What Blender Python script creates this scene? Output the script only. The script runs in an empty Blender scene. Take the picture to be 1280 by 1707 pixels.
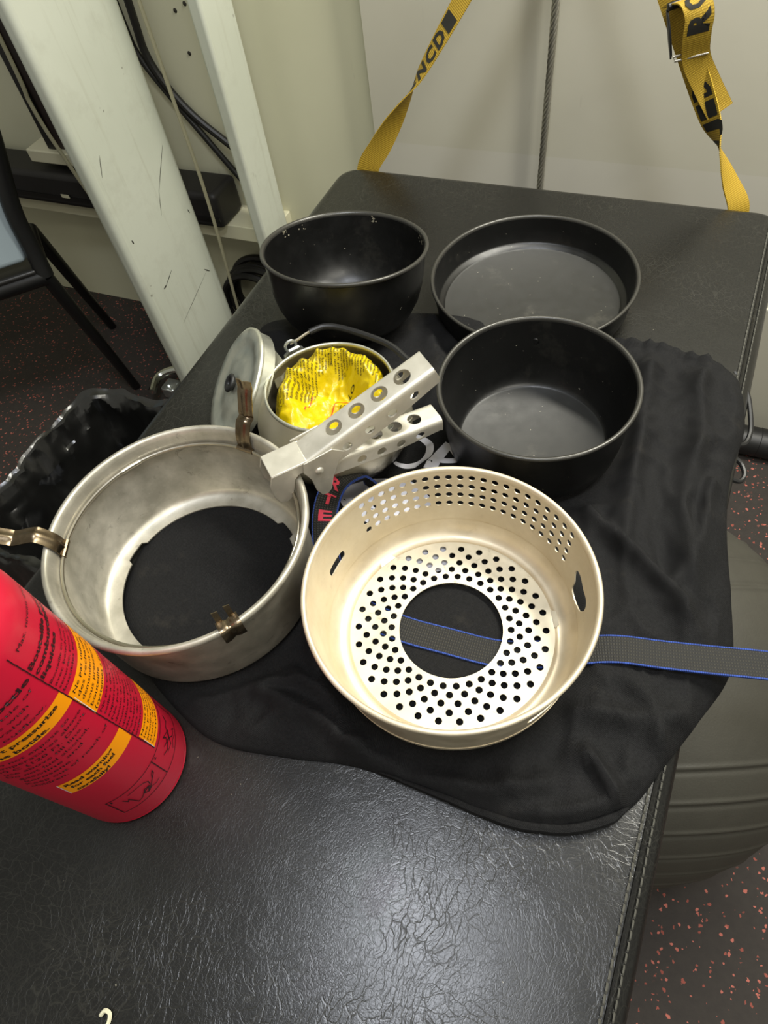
import bpy, bmesh, math, random
from mathutils import Vector, Matrix, noise
random.seed(7)
PI = math.pi
SC = bpy.context.scene
COL = SC.collection

# ------------------------------------------------------------------ camera, world, lights, exposure
cam_d = bpy.data.cameras.new('camera')
cam_d.sensor_fit = 'VERTICAL'; cam_d.sensor_height = 36.0
cam_d.lens = 36.0 * 1101 / 1707
cam_d.clip_start = 0.01
cam = bpy.data.objects.new('camera', cam_d); COL.objects.link(cam)
R_ = Vector((0.92011663, 0.37616532, -0.10901852)); U_ = Vector((-0.25377666, 0.78466642, 0.5655935)); W_ = Vector((-0.29829983, 0.49274563, -0.81744661))
cam.matrix_world = Matrix(((R_.x, U_.x, -W_.x, 0), (R_.y, U_.y, -W_.y, 0), (R_.z, U_.z, -W_.z, 1.14), (0, 0, 0, 1)))
SC.camera = cam

SC.view_settings.view_transform = 'Standard'
SC.view_settings.look = 'None'
SC.view_settings.gamma = 1.0
SC.view_settings.use_curve_mapping = False
SC.view_settings.exposure = 0.0

world = bpy.data.worlds.new('World'); SC.world = world; world.use_nodes = True
bgn = world.node_tree.nodes['Background']
bgn.inputs[0].default_value = (1.0, 0.97, 0.82, 1); bgn.inputs[1].default_value = 0.31

def area_light(name, loc, size, sizey, power, col, aim=None):
    d = bpy.data.lights.new(name, 'AREA'); d.shape = 'RECTANGLE'; d.size = size; d.size_y = sizey
    d.energy = power; d.color = col
    o = bpy.data.objects.new(name, d); COL.objects.link(o); o.location = loc
    if aim is not None:
        o.rotation_euler = (Vector(aim) - Vector(loc)).to_track_quat('-Z', 'Y').to_euler()
    return o
area_light('ceiling_lamp_behind', (-0.03, 0.0, 2.45), 0.34, 0.34, 16, (0.88, 0.92, 1.0))
area_light('wall_lamp', (0.28, 0.90, 1.78), 0.9, 0.12, 27, (1.0, 0.97, 0.86), (0.05, 0.35, 0.6))
area_light('ceiling_lamp_right', (1.1, -0.5, 2.45), 1.2, 0.2, 18, (1.0, 0.96, 0.84), (-0.1, 0.8, 0.6))

# ------------------------------------------------------------------ helpers
def lin(c):
    if isinstance(c, str):
        c = tuple(int(c[i:i+2], 16) / 255 for i in (0, 2, 4))
    return tuple((x / 12.92 if x <= 0.04045 else ((x + 0.055) / 1.055) ** 2.4) for x in c) + (1.0,)

class NT:
    def __init__(s, name):
        s.m = bpy.data.materials.new(name); s.m.use_nodes = True
        s.t = s.m.node_tree; s.b = s.t.nodes['Principled BSDF']
        s._co = None
    def n(s, typ, **kw):
        nd = s.t.nodes.new(typ)
        for k, v in kw.items():
            if k.startswith('i_'):
                key = k[2:]
                nd.inputs[int(key) if key.isdigit() else key.replace('_', ' ')].default_value = v
            else: setattr(nd, k, v)
        return nd
    def l(s, a, b): s.t.links.new(a, b)
    def co(s, kind='Object'):
        if s._co is None: s._co = s.n('ShaderNodeTexCoord')
        return s._co.outputs[kind]
    def mapped(s, scale=(1, 1, 1), rot=(0, 0, 0), kind='Object'):
        mp = s.n('ShaderNodeMapping'); mp.inputs['Scale'].default_value = scale; mp.inputs['Rotation'].default_value = rot
        s.l(s.co(kind), mp.inputs['Vector']); return mp.outputs[0]
    def noise(s, scale, detail=3, rough=0.55, vec=None, dist=0):
        nd = s.n('ShaderNodeTexNoise'); nd.inputs['Scale'].default_value = scale; nd.inputs['Detail'].default_value = detail
        nd.inputs['Roughness'].default_value = rough; nd.inputs['Distortion'].default_value = dist
        s.l(vec if vec is not None else s.co(), nd.inputs['Vector']); return nd.outputs['Fac']
    def ramp(s, fac, stops):
        r = s.n('ShaderNodeValToRGB'); e = r.color_ramp.elements
        while len(e) < len(stops): e.new(0.5)
        for el, (p, c) in zip(e, stops):
            el.position = p; el.color = c if len(c) == 4 else tuple(c) + (1,)
        s.l(fac, r.inputs[0]); return r.outputs[0]
    def gray(s, fac, a, b, va=0.0, vb=1.0):
        return s.ramp(fac, [(a, (va, va, va)), (b, (vb, vb, vb))])
    def mix(s, fac, a, b):
        m = s.n('ShaderNodeMix', data_type='RGBA')
        for v, i in ((fac, 0), (a, 6), (b, 7)):
            if hasattr(v, 'links'): s.l(v, m.inputs[i])
            else: m.inputs[i].default_value = v
        return m.outputs[2]
    def math(s, op, a, b=None):
        m = s.n('ShaderNodeMath', operation=op)
        for v, i in ((a, 0), (b, 1)):
            if v is None: continue
            if hasattr(v, 'links'): s.l(v, m.inputs[i])
            else: m.inputs[i].default_value = v
        return m.outputs[0]
    def bump(s, h, strength, dist=0.001):
        b = s.n('ShaderNodeBump'); b.inputs['Strength'].default_value = strength; b.inputs['Distance'].default_value = dist
        s.l(h, b.inputs['Height']); s.l(b.outputs[0], s.b.inputs['Normal'])
    def set(s, **kw):
        for k, v in kw.items():
            i = s.b.inputs[k.replace('_', ' ')]
            if hasattr(v, 'links'): s.l(v, i)
            else: i.default_value = v
        return s

def simple(name, col, rough=0.5, metal=0.0, var=0.12, nscale=40, bump=0.0, bscale=200, spec=0.5, bdist=0.001):
    t = NT(name); c = lin(col)
    d = tuple(x * (1 - var) for x in c[:3]) + (1,); e = tuple(min(1, x * (1 + var)) for x in c[:3]) + (1,)
    t.set(Base_Color=t.mix(t.noise(nscale), d, e), Roughness=rough, Metallic=metal)
    t.b.inputs['Specular IOR Level'].default_value = spec
    if bump: t.bump(t.noise(bscale, 2), bump, bdist)
    return t.m

class MB:
    def __init__(s): s.v = []; s.f = []; s.uv = None
    def add(s, vs, fs):
        o = len(s.v); s.v += [tuple(v) for v in vs]; s.f += [tuple(i + o for i in f) for f in fs]; return s
    def box(s, a, b):
        (x0, y0, z0), (x1, y1, z1) = a, b
        return s.add([(x0, y0, z0), (x1, y0, z0), (x1, y1, z0), (x0, y1, z0), (x0, y0, z1), (x1, y0, z1), (x1, y1, z1), (x0, y1, z1)],
                     [(0, 3, 2, 1), (4, 5, 6, 7), (0, 1, 5, 4), (1, 2, 6, 5), (2, 3, 7, 6), (3, 0, 4, 7)])
    def lathe(s, prof, n=96, closed=False, fr=None, M=None):
        """revolve (r, z); fr(angle, i, r) may change the radius; r == 0 ends become poles"""
        m = len(prof); vs = []
        for k in range(n):
            a = 2 * PI * k / n
            for i, (r, z) in enumerate(prof):
                if fr: r = fr(a, i, r)
                p = Vector((r * math.cos(a), r * math.sin(a), z))
                vs.append(M @ p if M is not None else p)
        fs = []
        for k in range(n):
            k2 = (k + 1) % n
            for i in range(m if closed else m - 1):
                j = (i + 1) % m
                fs.append((k * m + i, k2 * m + i, k2 * m + j, k * m + j))
        return s.add(vs, fs)
    def tube(s, pts, r, n=10, cap=True, closed=False):
        pts = [Vector(p) for p in pts]; N = len(pts)
        T = []
        for i in range(N):
            a = pts[(i - 1) % N] if (closed or i > 0) else pts[0]
            b = pts[(i + 1) % N] if (closed or i < N - 1) else pts[-1]
            T.append((b - a).normalized())
        ref = Vector((0, 0, 1)) if abs(T[0].z) < 0.9 else Vector((1, 0, 0))
        u = T[0].cross(ref).normalized(); vs = []
        for i in range(N):
            u = (u - T[i] * u.dot(T[i])).normalized(); w = T[i].cross(u)
            ri = r[i] if isinstance(r, (list, tuple)) else r
            vs += [pts[i] + (u * math.cos(2 * PI * k / n) + w * math.sin(2 * PI * k / n)) * ri for k in range(n)]
        fs = []
        for i in range(N if closed else N - 1):
            i2 = (i + 1) % N
            for k in range(n):
                k2 = (k + 1) % n
                fs.append((i * n + k, i * n + k2, i2 * n + k2, i2 * n + k))
        if cap and not closed:
            fs.append(tuple(range(n - 1, -1, -1))); fs.append(tuple((N - 1) * n + k for k in range(n)))
        return s.add(vs, fs)
    def grid(s, fn, us, vs_, closed_u=False):
        nu, nv = len(us), len(vs_)
        s.add([fn(u, v) for u in us for v in vs_],
              [(i * nv + j, ((i + 1) % nu) * nv + j, ((i + 1) % nu) * nv + j + 1, i * nv + j + 1) for i in range(nu if closed_u else nu - 1) for j in range(nv - 1)])
        return s
    def plate(s, poly, O, ex, ey, th):
        """polygon (x, y) extruded by th along ex x ey, centred"""
        O, ex, ey = Vector(O), Vector(ex), Vector(ey); nz = ex.cross(ey).normalized(); n = len(poly)
        vs = [O + ex * x + ey * y + nz * (-th / 2) for x, y in poly] + [O + ex * x + ey * y + nz * (th / 2) for x, y in poly]
        fs = [tuple(range(n - 1, -1, -1)), tuple(range(n, 2 * n))] + [(i, (i + 1) % n, n + (i + 1) % n, n + i) for i in range(n)]
        return s.add(vs, fs)
    def build(s, name, mat, parent=None, smooth=True, angle=35, bevel=0, bseg=3, merge=0, solid=0, soff=0, sub=0, loc=None):
        me = bpy.data.meshes.new(name); me.from_pydata(s.v, [], s.f)
        bm = bmesh.new(); bm.from_mesh(me)
        if merge: bmesh.ops.remove_doubles(bm, verts=bm.verts, dist=merge)
        bmesh.ops.recalc_face_normals(bm, faces=bm.faces)
        bm.to_mesh(me); bm.free()
        o = bpy.data.objects.new(name, me); COL.objects.link(o)
        if mat: me.materials.append(mat)
        if parent: o.parent = parent
        if loc: o.location = loc
        if solid:
            md = o.modifiers.new('solid', 'SOLIDIFY'); md.thickness = solid; md.offset = soff
            md = o.modifiers.new('split', 'EDGE_SPLIT'); md.split_angle = math.radians(min(angle, 50)); md.use_edge_sharp = False
        if bevel:
            md = o.modifiers.new('bevel', 'BEVEL'); md.width = bevel; md.segments = bseg; md.limit_method = 'ANGLE'; md.angle_limit = math.radians(40)
        if sub:
            md = o.modifiers.new('sub', 'SUBSURF'); md.levels = sub; md.render_levels = sub
        if smooth:
            me.shade_smooth()
            if angle < 180: me.set_sharp_from_angle(angle=math.radians(angle))
        return o

def tag(o, label, cat, group=None, kind=None):
    if label: o['label'] = label
    if cat: o['category'] = cat
    if group: o['group'] = group
    if kind: o['kind'] = kind
    return o
def thing(name, label, cat, loc=(0, 0, 0), rot=None, group=None):
    o = bpy.data.objects.new(name, None); COL.objects.link(o); o.empty_display_size = 0.02
    o.location = loc
    if rot is not None: o.rotation_euler = rot
    return tag(o, label, cat, group)
def struct(o, label=None, cat=None):
    o['kind'] = 'structure'
    return tag(o, label, cat)

def catmull(pts, per=8, closed=False):
    pts = [Vector(p) for p in pts]; n = len(pts); out = []
    for i in range(n if closed else n - 1):
        p0 = pts[(i - 1) % n] if (closed or i > 0) else pts[0] * 2 - pts[1]
        p1 = pts[i]; p2 = pts[(i + 1) % n]
        p3 = pts[(i + 2) % n] if (closed or i + 2 < n) else pts[-1] * 2 - pts[-2]
        for k in range(per):
            t = k / per
            out.append(0.5 * ((2 * p1) + (p2 - p0) * t + (2 * p0 - 5 * p1 + 4 * p2 - p3) * t * t + (3 * p1 - p0 - 3 * p2 + p3) * t ** 3))
    if not closed: out.append(pts[-1])
    return out

class Ribbon:
    """strap swept along pts; wid = across direction at each point"""
    def __init__(s, pts, wid, w, th, per=8):
        s.p = catmull(pts, per); s.wd = catmull(wid, per); s.w = w; s.th = th
        s.L = [0]
        for a, b in zip(s.p, s.p[1:]): s.L.append(s.L[-1] + (b - a).length)
        s.len = s.L[-1]
    def at(s, d, t, off=0.0):
        d = max(0, min(s.len - 1e-6, d)); i = 0
        while i < len(s.L) - 2 and s.L[i + 1] < d: i += 1
        k = (d - s.L[i]) / max(1e-9, s.L[i + 1] - s.L[i])
        p = s.p[i].lerp(s.p[i + 1], k); wv = s.wd[i].lerp(s.wd[i + 1], k).normalized()
        T = (s.p[i + 1] - s.p[i]).normalized(); wv = (wv - T * wv.dot(T)).normalized(); N = T.cross(wv)
        return p + wv * (t * s.w / 2) + N * off
    def mesh(s, name, mat, parent, t0=-1, t1=1, o0=None, o1=None, nd=None, nt=8):
        nd = nd or max(24, int(s.len / 0.004)); h = s.th / 2
        o0 = -h if o0 is None else o0; o1 = h if o1 is None else o1
        mb = MB(); sec = [(t0 + (t1 - t0) * k / nt, o1) for k in range(nt + 1)] + [(t1 - (t1 - t0) * k / nt, o0) for k in range(nt + 1)]
        m = len(sec)
        vs = [s.at(s.len * i / nd, t, o) for i in range(nd + 1) for t, o in sec]
        fs = [(i * m + j, (i + 1) * m + j, (i + 1) * m + (j + 1) % m, i * m + (j + 1) % m) for i in range(nd) for j in range(m)]
        fs += [tuple(range(m)), tuple(nd * m + j for j in range(m - 1, -1, -1))]
        mb.add(vs, fs); o = mb.build(name, mat, parent, angle=50)
        uv = o.data.uv_layers.new(name='UVMap')
        for lp in o.data.loops:
            vi = lp.vertex_index; uv.data[lp.index].uv = (s.len * (vi // m) / nd, sec[vi % m][0] * s.w / 2)
        return o

_tc = {}
def text_mesh(body, bold=0.0):
    if (body, bold) in _tc: return _tc[(body, bold)]
    cu = bpy.data.curves.new('txt', 'FONT'); cu.body = body; cu.resolution_u = 2; cu.fill_mode = 'FRONT'; cu.offset = bold
    o = bpy.data.objects.new('txt', cu); COL.objects.link(o)
    me = bpy.data.meshes.new_from_object(o.evaluated_get(bpy.context.evaluated_depsgraph_get()))
    vs = [(v.co.x, v.co.y) for v in me.vertices]; fs = [tuple(p.vertices) for p in me.polygons]
    bpy.data.objects.remove(o); bpy.data.curves.remove(cu); bpy.data.meshes.remove(me)
    x0 = min(v[0] for v in vs); vs = [(x - x0, y) for x, y in vs]
    _tc[(body, bold)] = (vs, fs); return vs, fs
def put_text(mb, body, fn, h, w=None, bold=0.012, anchor=0.0, maxedge=None):
    """fn(u, v) -> 3D, u along the line, v up; h = cap height, w = fitted width"""
    vs, fs = text_mesh(body, bold); W = max(v[0] for v in vs); sy = h / 0.70; sx = (w / W) if w else sy
    P2 = [(x * sx - anchor * W * sx, y * sy) for x, y in vs]
    if maxedge:
        bm = bmesh.new(); bv = [bm.verts.new((x, y, 0)) for x, y in P2]
        for f in fs:
            try: bm.faces.new([bv[i] for i in f])
            except ValueError: pass
        for _ in range(4):
            ed = [e for e in bm.edges if e.calc_length() > maxedge]
            if not ed: break
            bmesh.ops.subdivide_edges(bm, edges=ed, cuts=1)
        bmesh.ops.triangulate(bm, faces=bm.faces); bm.verts.index_update()
        P2 = [(v.co.x, v.co.y) for v in bm.verts]; fs = [tuple(v.index for v in f.verts) for f in bm.faces]; bm.free()
    mb.add([fn(x, y) for x, y in P2], fs)
    return W * sx

def cellmesh(mb, fn, cells, q=4):
    """cells: (x0, x1, y0, y1, nx, ny, hole) with hole(angle)->(dx, dy) or None; every side is cut in q*n steps so neighbours meet"""
    for x0, x1, y0, y1, nx, ny, hole in cells:
        if hole is None:
            us = [x0 + (x1 - x0) * i / (q * nx) for i in range(q * nx + 1)]; vs = [y0 + (y1 - y0) * i / (q * ny) for i in range(q * ny + 1)]
            mb.grid(fn, us, vs)
        else:
            per = []
            for i in range(q * nx): per.append((x0 + (x1 - x0) * i / (q * nx), y0))
            for i in range(q * ny): per.append((x1, y0 + (y1 - y0) * i / (q * ny)))
            for i in range(q * nx): per.append((x1 - (x1 - x0) * i / (q * nx), y1))
            for i in range(q * ny): per.append((x0, y1 - (y1 - y0) * i / (q * ny)))
            cx, cy = (x0 + x1) / 2, (y0 + y1) / 2; n = len(per); inner = []
            for i, (x, y) in enumerate(per):
                dx, dy = hole(x - cx, y - cy); inner.append((cx + dx, cy + dy))
            mb.add([fn(*p) for p in per] + [fn(*p) for p in inner], [(i, (i + 1) % n, n + (i + 1) % n, n + i) for i in range(n)])
    return mb

# ------------------------------------------------------------------ materials
BZ = 0.62           # bench top
def m_leather():
    t = NT('leatherette')
    nz = t.n('ShaderNodeTexNoise'); nz.inputs['Scale'].default_value = 26; nz.inputs['Detail'].default_value = 5; t.l(t.co(), nz.inputs['Vector'])
    mp = t.n('ShaderNodeVectorMath', operation='MULTIPLY_ADD'); t.l(nz.outputs['Color'], mp.inputs[0]); mp.inputs[1].default_value = (0.035, 0.025, 0.01); t.l(t.co(), mp.inputs[2])
    def cracks(scale, sx, sy, rot, width):
        st = t.n('ShaderNodeMapping'); st.inputs['Scale'].default_value = (sx, sy, 1.0); st.inputs['Rotation'].default_value = (0, 0, rot); t.l(mp.outputs[0], st.inputs[0])
        v = t.n('ShaderNodeTexVoronoi', feature='DISTANCE_TO_EDGE'); v.inputs['Scale'].default_value = scale; t.l(st.outputs[0], v.inputs['Vector'])
        return t.gray(v.outputs['Distance'], 0.0, width, 1.0, 0.0)
    c1 = cracks(165, 1.0, 0.42, 0.25, 0.05); c2 = cracks(180, 0.5, 1.0, -0.35, 0.045); c3 = cracks(380, 1.0, 0.6, 0.1, 0.10)
    p1 = t.gray(t.noise(9, 3), 0.42, 0.60); p2 = t.gray(t.noise(7, 3, vec=t.mapped((1, 1, 1), (0, 0, 1.2))), 0.45, 0.62)
    a = t.math('MULTIPLY', c1, p1); b = t.math('MULTIPLY', c2, p2); c = t.math('MULTIPLY', c3, 0.35)
    lines = t.math('MAXIMUM', t.math('MAXIMUM', a, b), c)
    base = t.mix(t.noise(6, 4), lin('0e0e0d'), lin('161615')); base = t.mix(t.math('MULTIPLY', lines, 0.22), base, lin('4a4942'))
    sp = t.gray(t.noise(330, 1), 0.83, 0.85)
    base = t.mix(t.math('MULTIPLY', sp, 0.5), base, lin('b0aa98'))
    t.set(Base_Color=base, Roughness=t.gray(t.noise(14, 3), 0.2, 0.8, 0.24, 0.33)); t.b.inputs['Specular IOR Level'].default_value = 0.46
    h = t.math('ADD', t.math('MULTIPLY', lines, -0.6), t.math('MULTIPLY', t.noise(800, 2), 0.5)); t.bump(h, 0.30, 0.0004)
    return t.m
M_leather = m_leather()
def m_cloth():
    t = NT('bag_cloth')
    w = t.n('ShaderNodeTexWave', wave_type='BANDS', bands_direction='DIAGONAL'); w.inputs['Scale'].default_value = 420; w.inputs['Distortion'].default_value = 1.5; t.l(t.co(), w.inputs['Vector'])
    n = t.noise(520, 3, 0.7)
    dust = t.gray(t.noise(26, 6, 0.7), 0.60, 0.86, 0, 0.45)
    base = t.mix(t.gray(n, 0.35, 0.75), lin('080809'), lin('171718'))
    t.set(Base_Color=t.mix(dust, base, lin('3a362f')), Roughness=0.8); t.b.inputs['Specular IOR Level'].default_value = 0.25
    t.bump(t.math('ADD', t.math('MULTIPLY', w.outputs['Fac'], 0.6), n), 0.55, 0.0005); return t.m
M_cloth = m_cloth()
def m_alu(name, c0, c1, rough=0.42, metal=0.85, spot=None, stain=0.6):
    t = NT(name)
    base = t.mix(t.gray(t.noise(26, 6, 0.62), 0.38, 0.68), lin(c0), lin(c1))
    if spot: base = t.mix(t.math('MULTIPLY', t.gray(t.noise(70, 6, 0.7, dist=0.6), 0.60, 0.74), stain), base, lin(spot))
    sp = t.gray(t.noise(420, 2), 0.74, 0.78)
    base = t.mix(t.math('MULTIPLY', sp, 0.35), base, lin('f5efdc'))
    t.set(Base_Color=base, Metallic=metal, Roughness=t.gray(t.noise(50, 4), 0.3, 0.75, rough - 0.07, rough + 0.12)); t.bump(t.noise(160, 3), 0.06, 0.001); return t.m
M_alu_up = m_alu('worn_aluminium', 'a6a294', 'cbc6b8', 0.40, 0.62, '6f6a60', 0.85)
M_alu_low = m_alu('tan_anodised_aluminium', 'cfc2a8', 'dcd1ba', 0.46, 0.58, 'a5947a', 0.35)
M_alu_plate = m_alu('stained_aluminium', 'cbc3ae', 'd8d1bf', 0.46, 0.50, '6a5c42', 0.6)
M_alu_grip = m_alu('cast_aluminium', 'cbc7ba', 'dcd8cc', 0.42, 0.65, 'a8a294', 0.4)
M_alu_lid = m_alu('lid_aluminium', 'c2c3b4', 'dcdccd', 0.38, 0.85, '9a9a8c', 0.4)
def m_kettle():
    t = NT('kettle_aluminium'); sx = t.n('ShaderNodeSeparateXYZ'); t.l(t.co(), sx.inputs[0])
    g = t.n('ShaderNodeMapRange'); g.inputs[1].default_value = 0.008; g.inputs[2].default_value = 0.042; t.l(sx.outputs[2], g.inputs[0])
    f = t.math('ADD', g.outputs[0], t.math('MULTIPLY', t.math('SUBTRACT', t.noise(45, 5), 0.5), 1.2))
    s = t.gray(f, 0.25, 0.75)
    t.set(Base_Color=t.mix(s, lin('191714'), lin('d2cbb4')), Metallic=0.8, Roughness=0.42); t.bump(t.noise(90, 3), 0.06); return t.m
M_kettle = m_kettle()
def m_nonstick(name='black_nonstick', c0='0a0a0a', c1='131312', top=0.42, dust=0.25):
    t = NT(name)
    base = t.mix(t.noise(20, 4), lin(c0), lin(c1))
    sp = t.gray(t.noise(260, 2, 0.5), 0.755, 0.775); sm = t.gray(t.noise(18, 6, 0.7), 0.58, 0.85, 0, dust)
    base = t.mix(sm, base, lin('5e5b52')); base = t.mix(t.math('MULTIPLY', sp, 0.7), base, lin('b8b2a0'))
    t.set(Base_Color=base, Roughness=t.gray(t.noise(60, 3), 0.3, 0.7, top - 0.12, top)); t.bump(t.noise(900, 2), 0.12, 0.0003); return t.m
M_black = m_nonstick()
M_dusty = m_nonstick('dusty_black_nonstick', '1d1d1b', '292926', 0.55, 0.6)
M_rimblack = simple('worn_black_rim', '3c3b37', 0.32, 0.3, 0.25, 60)
M_chip = simple('bare_metal_chips', 'b9b29c', 0.45, 0.5)
M_brass = m_alu('heat_tinted_steel', '6f6250', 'a3937a', 0.27, 1.0, '3d3026', 0.8)
M_wire = simple('bare_wire', 'b9b3a4', 0.3, 1.0, 0.15, 80)
M_zinc = simple('zinc_lug', 'cdd0cc', 0.3, 0.9, 0.2, 90)
M_rubber = simple('black_rubber', '171717', 0.45, 0, 0.2, 60)
M_plasticblack = simple('black_plastic', '161514', 0.38, 0, 0.2, 60)
M_red = simple('red_plastic', 'b81531', 0.34, 0, 0.05, 20, 0.05, 500)
M_orange = simple('orange_print', 'ee9400', 0.4, 0, 0.04)
M_ink = simple('black_ink', '2a0a10', 0.5, 0, 0.0)
M_ink2 = simple('black_ink_on_orange', '1c1206', 0.5, 0, 0.0)
M_whiteprint = simple('white_print', 'c9c9d2', 0.7, 0, 0.06, 60)
def m_web(name, c0, c1, su=520, sv=420, bump=0.6):
    t = NT(name)
    w1 = t.n('ShaderNodeTexWave', wave_type='BANDS', bands_direction='X'); w1.inputs['Scale'].default_value = su; t.l(t.co('UV'), w1.inputs['Vector'])
    w2 = t.n('ShaderNodeTexWave', wave_type='BANDS', bands_direction='Y'); w2.inputs['Scale'].default_value = sv; t.l(t.co('UV'), w2.inputs['Vector'])
    h = t.math('MULTIPLY', w1.outputs['Fac'], w2.outputs['Fac'])
    t.set(Base_Color=t.mix(h, lin(c0), lin(c1)), Roughness=0.75); t.bump(h, bump, 0.0008); return t.m
M_webblack = m_web('black_webbing', '0c0c0b', '36342d', 150, 120)
M_webblue = m_web('blue_webbing_edge', '14275e', '3458b8', 250, 10)
M_webyellow = m_web('yellow_webbing', '8f7210', 'cbaa34', 130, 260, 0.4)
M_redthread = simple('red_thread', 'c8394c', 0.8)
M_yellow = None
def m_yellowbag():
    t = NT('yellow_plastic_bag')
    t.set(Base_Color=t.mix(t.noise(60, 4), lin('b39a00'), lin('d6be06')), Roughness=0.28); t.b.inputs['Subsurface Weight'].default_value = 0.0
    t.bump(t.noise(140, 4), 0.35, 0.002); return t.m
M_yellow = m_yellowbag()
M_redline = simple('red_print', 'c23a1a', 0.5)
M_inkdark = simple('dark_print', '1f1c08', 0.5)
def m_wall(name, c0, c1, rough=0.5, scuff=0.5, streak=False):
    t = NT(name)
    base = t.mix(t.gray(t.noise(2.2, 5), 0.3, 0.7), lin(c0), lin(c1))
    sc = t.gray(t.noise(55, 3, 0.6, t.mapped((1.0, 1.0, 0.18), (0.3, 0.4, 0.5)), 0.4), 0.70, 0.76)
    sp = t.gray(t.noise(38, 2), 0.76, 0.79)
    base = t.mix(t.math('MULTIPLY', sc, 0.25 * scuff), base, lin('6d675a')); base = t.mix(t.math('MULTIPLY', sp, 0.45 * scuff), base, lin('5a5347'))
    if streak:
        sv = t.gray(t.noise(60, 5, 0.65, t.mapped((1.0, 1.0, 0.05))), 0.56, 0.78, 0, 0.35); base = t.mix(sv, base, lin('8f8a70'))
        sm = t.gray(t.noise(9, 6, 0.7), 0.52, 0.80, 0, 0.35); base = t.mix(sm, base, lin('908d7c'))
    t.set(Base_Color=base, Roughness=rough); t.bump(t.noise(30, 3), 0.06, 0.002); return t.m
M_wall = m_wall('painted_panel_grey', 'bfbba9', 'c9c6b6', 0.45)
M_wall_left = m_wall('painted_panel_cream', 'cdcbae', 'd4d2b7', 0.45)
M_wall_band = m_wall('lighter_wall_band', 'c3bfb0', 'cecbbf', 0.4)  # lower wall band, slightly lighter than the wall above and below it
M_post = m_wall('white_painted_steel', 'bbbfaf', 'cccfc1', 0.42, 1.4, True)
M_cream = m_wall('cream_paint', 'cfcbae', 'd8d4b8', 0.45)
def m_floor():
    t = NT('speckled_rubber_floor')
    v = t.n('ShaderNodeTexVoronoi', feature='F1'); v.inputs['Scale'].default_value = 150; v.inputs['Randomness'].default_value = 1.0
    wv = t.n('ShaderNodeVectorMath', operation='MULTIPLY_ADD'); nz = t.n('ShaderNodeTexNoise'); nz.inputs['Scale'].default_value = 160
    t.l(t.co(), nz.inputs['Vector']); t.l(nz.outputs['Color'], wv.inputs[0]); wv.inputs[1].default_value = (0.008, 0.008, 0); t.l(t.co(), wv.inputs[2]); t.l(wv.outputs[0], v.inputs['Vector'])
    sep = t.n('ShaderNodeSeparateColor'); t.l(v.outputs['Color'], sep.inputs[0])
    pick = t.gray(sep.outputs[0], 0.50, 0.52); rad = t.math('MULTIPLY', sep.outputs[1], 0.30)
    spot = t.math('LESS_THAN', v.outputs['Distance'], t.math('ADD', rad, 0.10))
    f = t.math('MULTIPLY', pick, spot)
    base = t.mix(t.noise(80, 4), lin('282320'), lin('38322d'))
    base = t.mix(f, base, t.mix(sep.outputs[2], lin('8a4438'), lin('b8685a')))
    t.set(Base_Color=base, Roughness=0.8); t.bump(t.noise(250, 3), 0.3, 0.002); return t.m
M_floor = m_floor()
def m_ball():
    t = NT('grey_ball_rubber')
    t.set(Base_Color=t.mix(t.noise(30, 6, 0.7), lin('35332c'), lin('424038')), Roughness=0.55); t.bump(t.noise(500, 3), 0.25, 0.0008); return t.m
M_ball = m_ball()
def m_binliner():
    t = NT('black_bin_liner')
    t.set(Base_Color=lin('161615'), Roughness=0.27); t.bump(t.noise(22, 3, 0.5, dist=0.4), 0.18, 0.008); t.b.inputs['Specular IOR Level'].default_value = 1.0; return t.m
M_liner = m_binliner()
M_bin = simple('bin_plastic', '1d1d1d', 0.5)
M_chairtube = simple('black_painted_tube', '121212', 0.4, 0.1)
M_chairpad = simple('pale_blue_pad', '8d9aa0', 0.6, 0, 0.08, 12)
M_brown = simple('dark_brown_strip', '241714', 0.45)
M_bar = simple('black_foam_bar', '1c1a19', 0.55, 0, 0.2, 30)
M_steelrope = simple('galvanised_rope', '8f8c80', 0.4, 0.7, 0.2, 200)
M_cord = simple('pale_cord', 'a9a488', 0.7, 0, 0.15, 300)
M_blackcable = simple('black_cable', '1a1916', 0.45)
M_chrome = simple('chrome', 'c9ccc4', 0.15, 1.0, 0.1)
M_buckle = simple('black_buckle', '1b1b1c', 0.35, 0.4)
M_screw = simple('dark_hole', '2b2820', 0.7)
M_stitch = simple('grey_thread', '4c4b44', 0.8)

# ------------------------------------------------------------------ room
fl = MB().box((-3.2, -1.6, -0.04), (2.2, 1.19, 0.0)).build('floor', M_floor, smooth=False)
struct(fl)
wl = MB().box((-3.2, 1.155, 0.0), (-0.553, 1.19, 2.6)).build('wall_left', M_wall_left, smooth=False); struct(wl)
wr = MB().box((-0.553, 1.135, 0.532), (2.2, 1.19, 2.6)).build('wall_back', M_wall, smooth=False); struct(wr)
wk = MB().box((-0.553, 1.135, 0.30), (2.2, 1.19, 0.532)).build('wall_lower', M_wall_band, smooth=False); struct(wk)
wb = MB().box((-0.553, 1.13, 0.0), (2.2, 1.19, 0.30)).build('baseboard_back', M_wall, smooth=False, bevel=0.003); struct(wb)
for x, z in ((-0.931, 0.719), (-0.906, 0.73), (-0.929, 0.651), (-0.86, 0.33), (-0.83, 0.315)):
    MB().lathe([(0, 0.0012), (0.0024, 0.0008), (0.004, 0.0)], 12, M=Matrix.Translation((x, 1.1545, z)) @ Matrix.Rotation(PI / 2, 4, 'X')).build('screw_hole', M_screw, wl, merge=1e-6)
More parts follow.
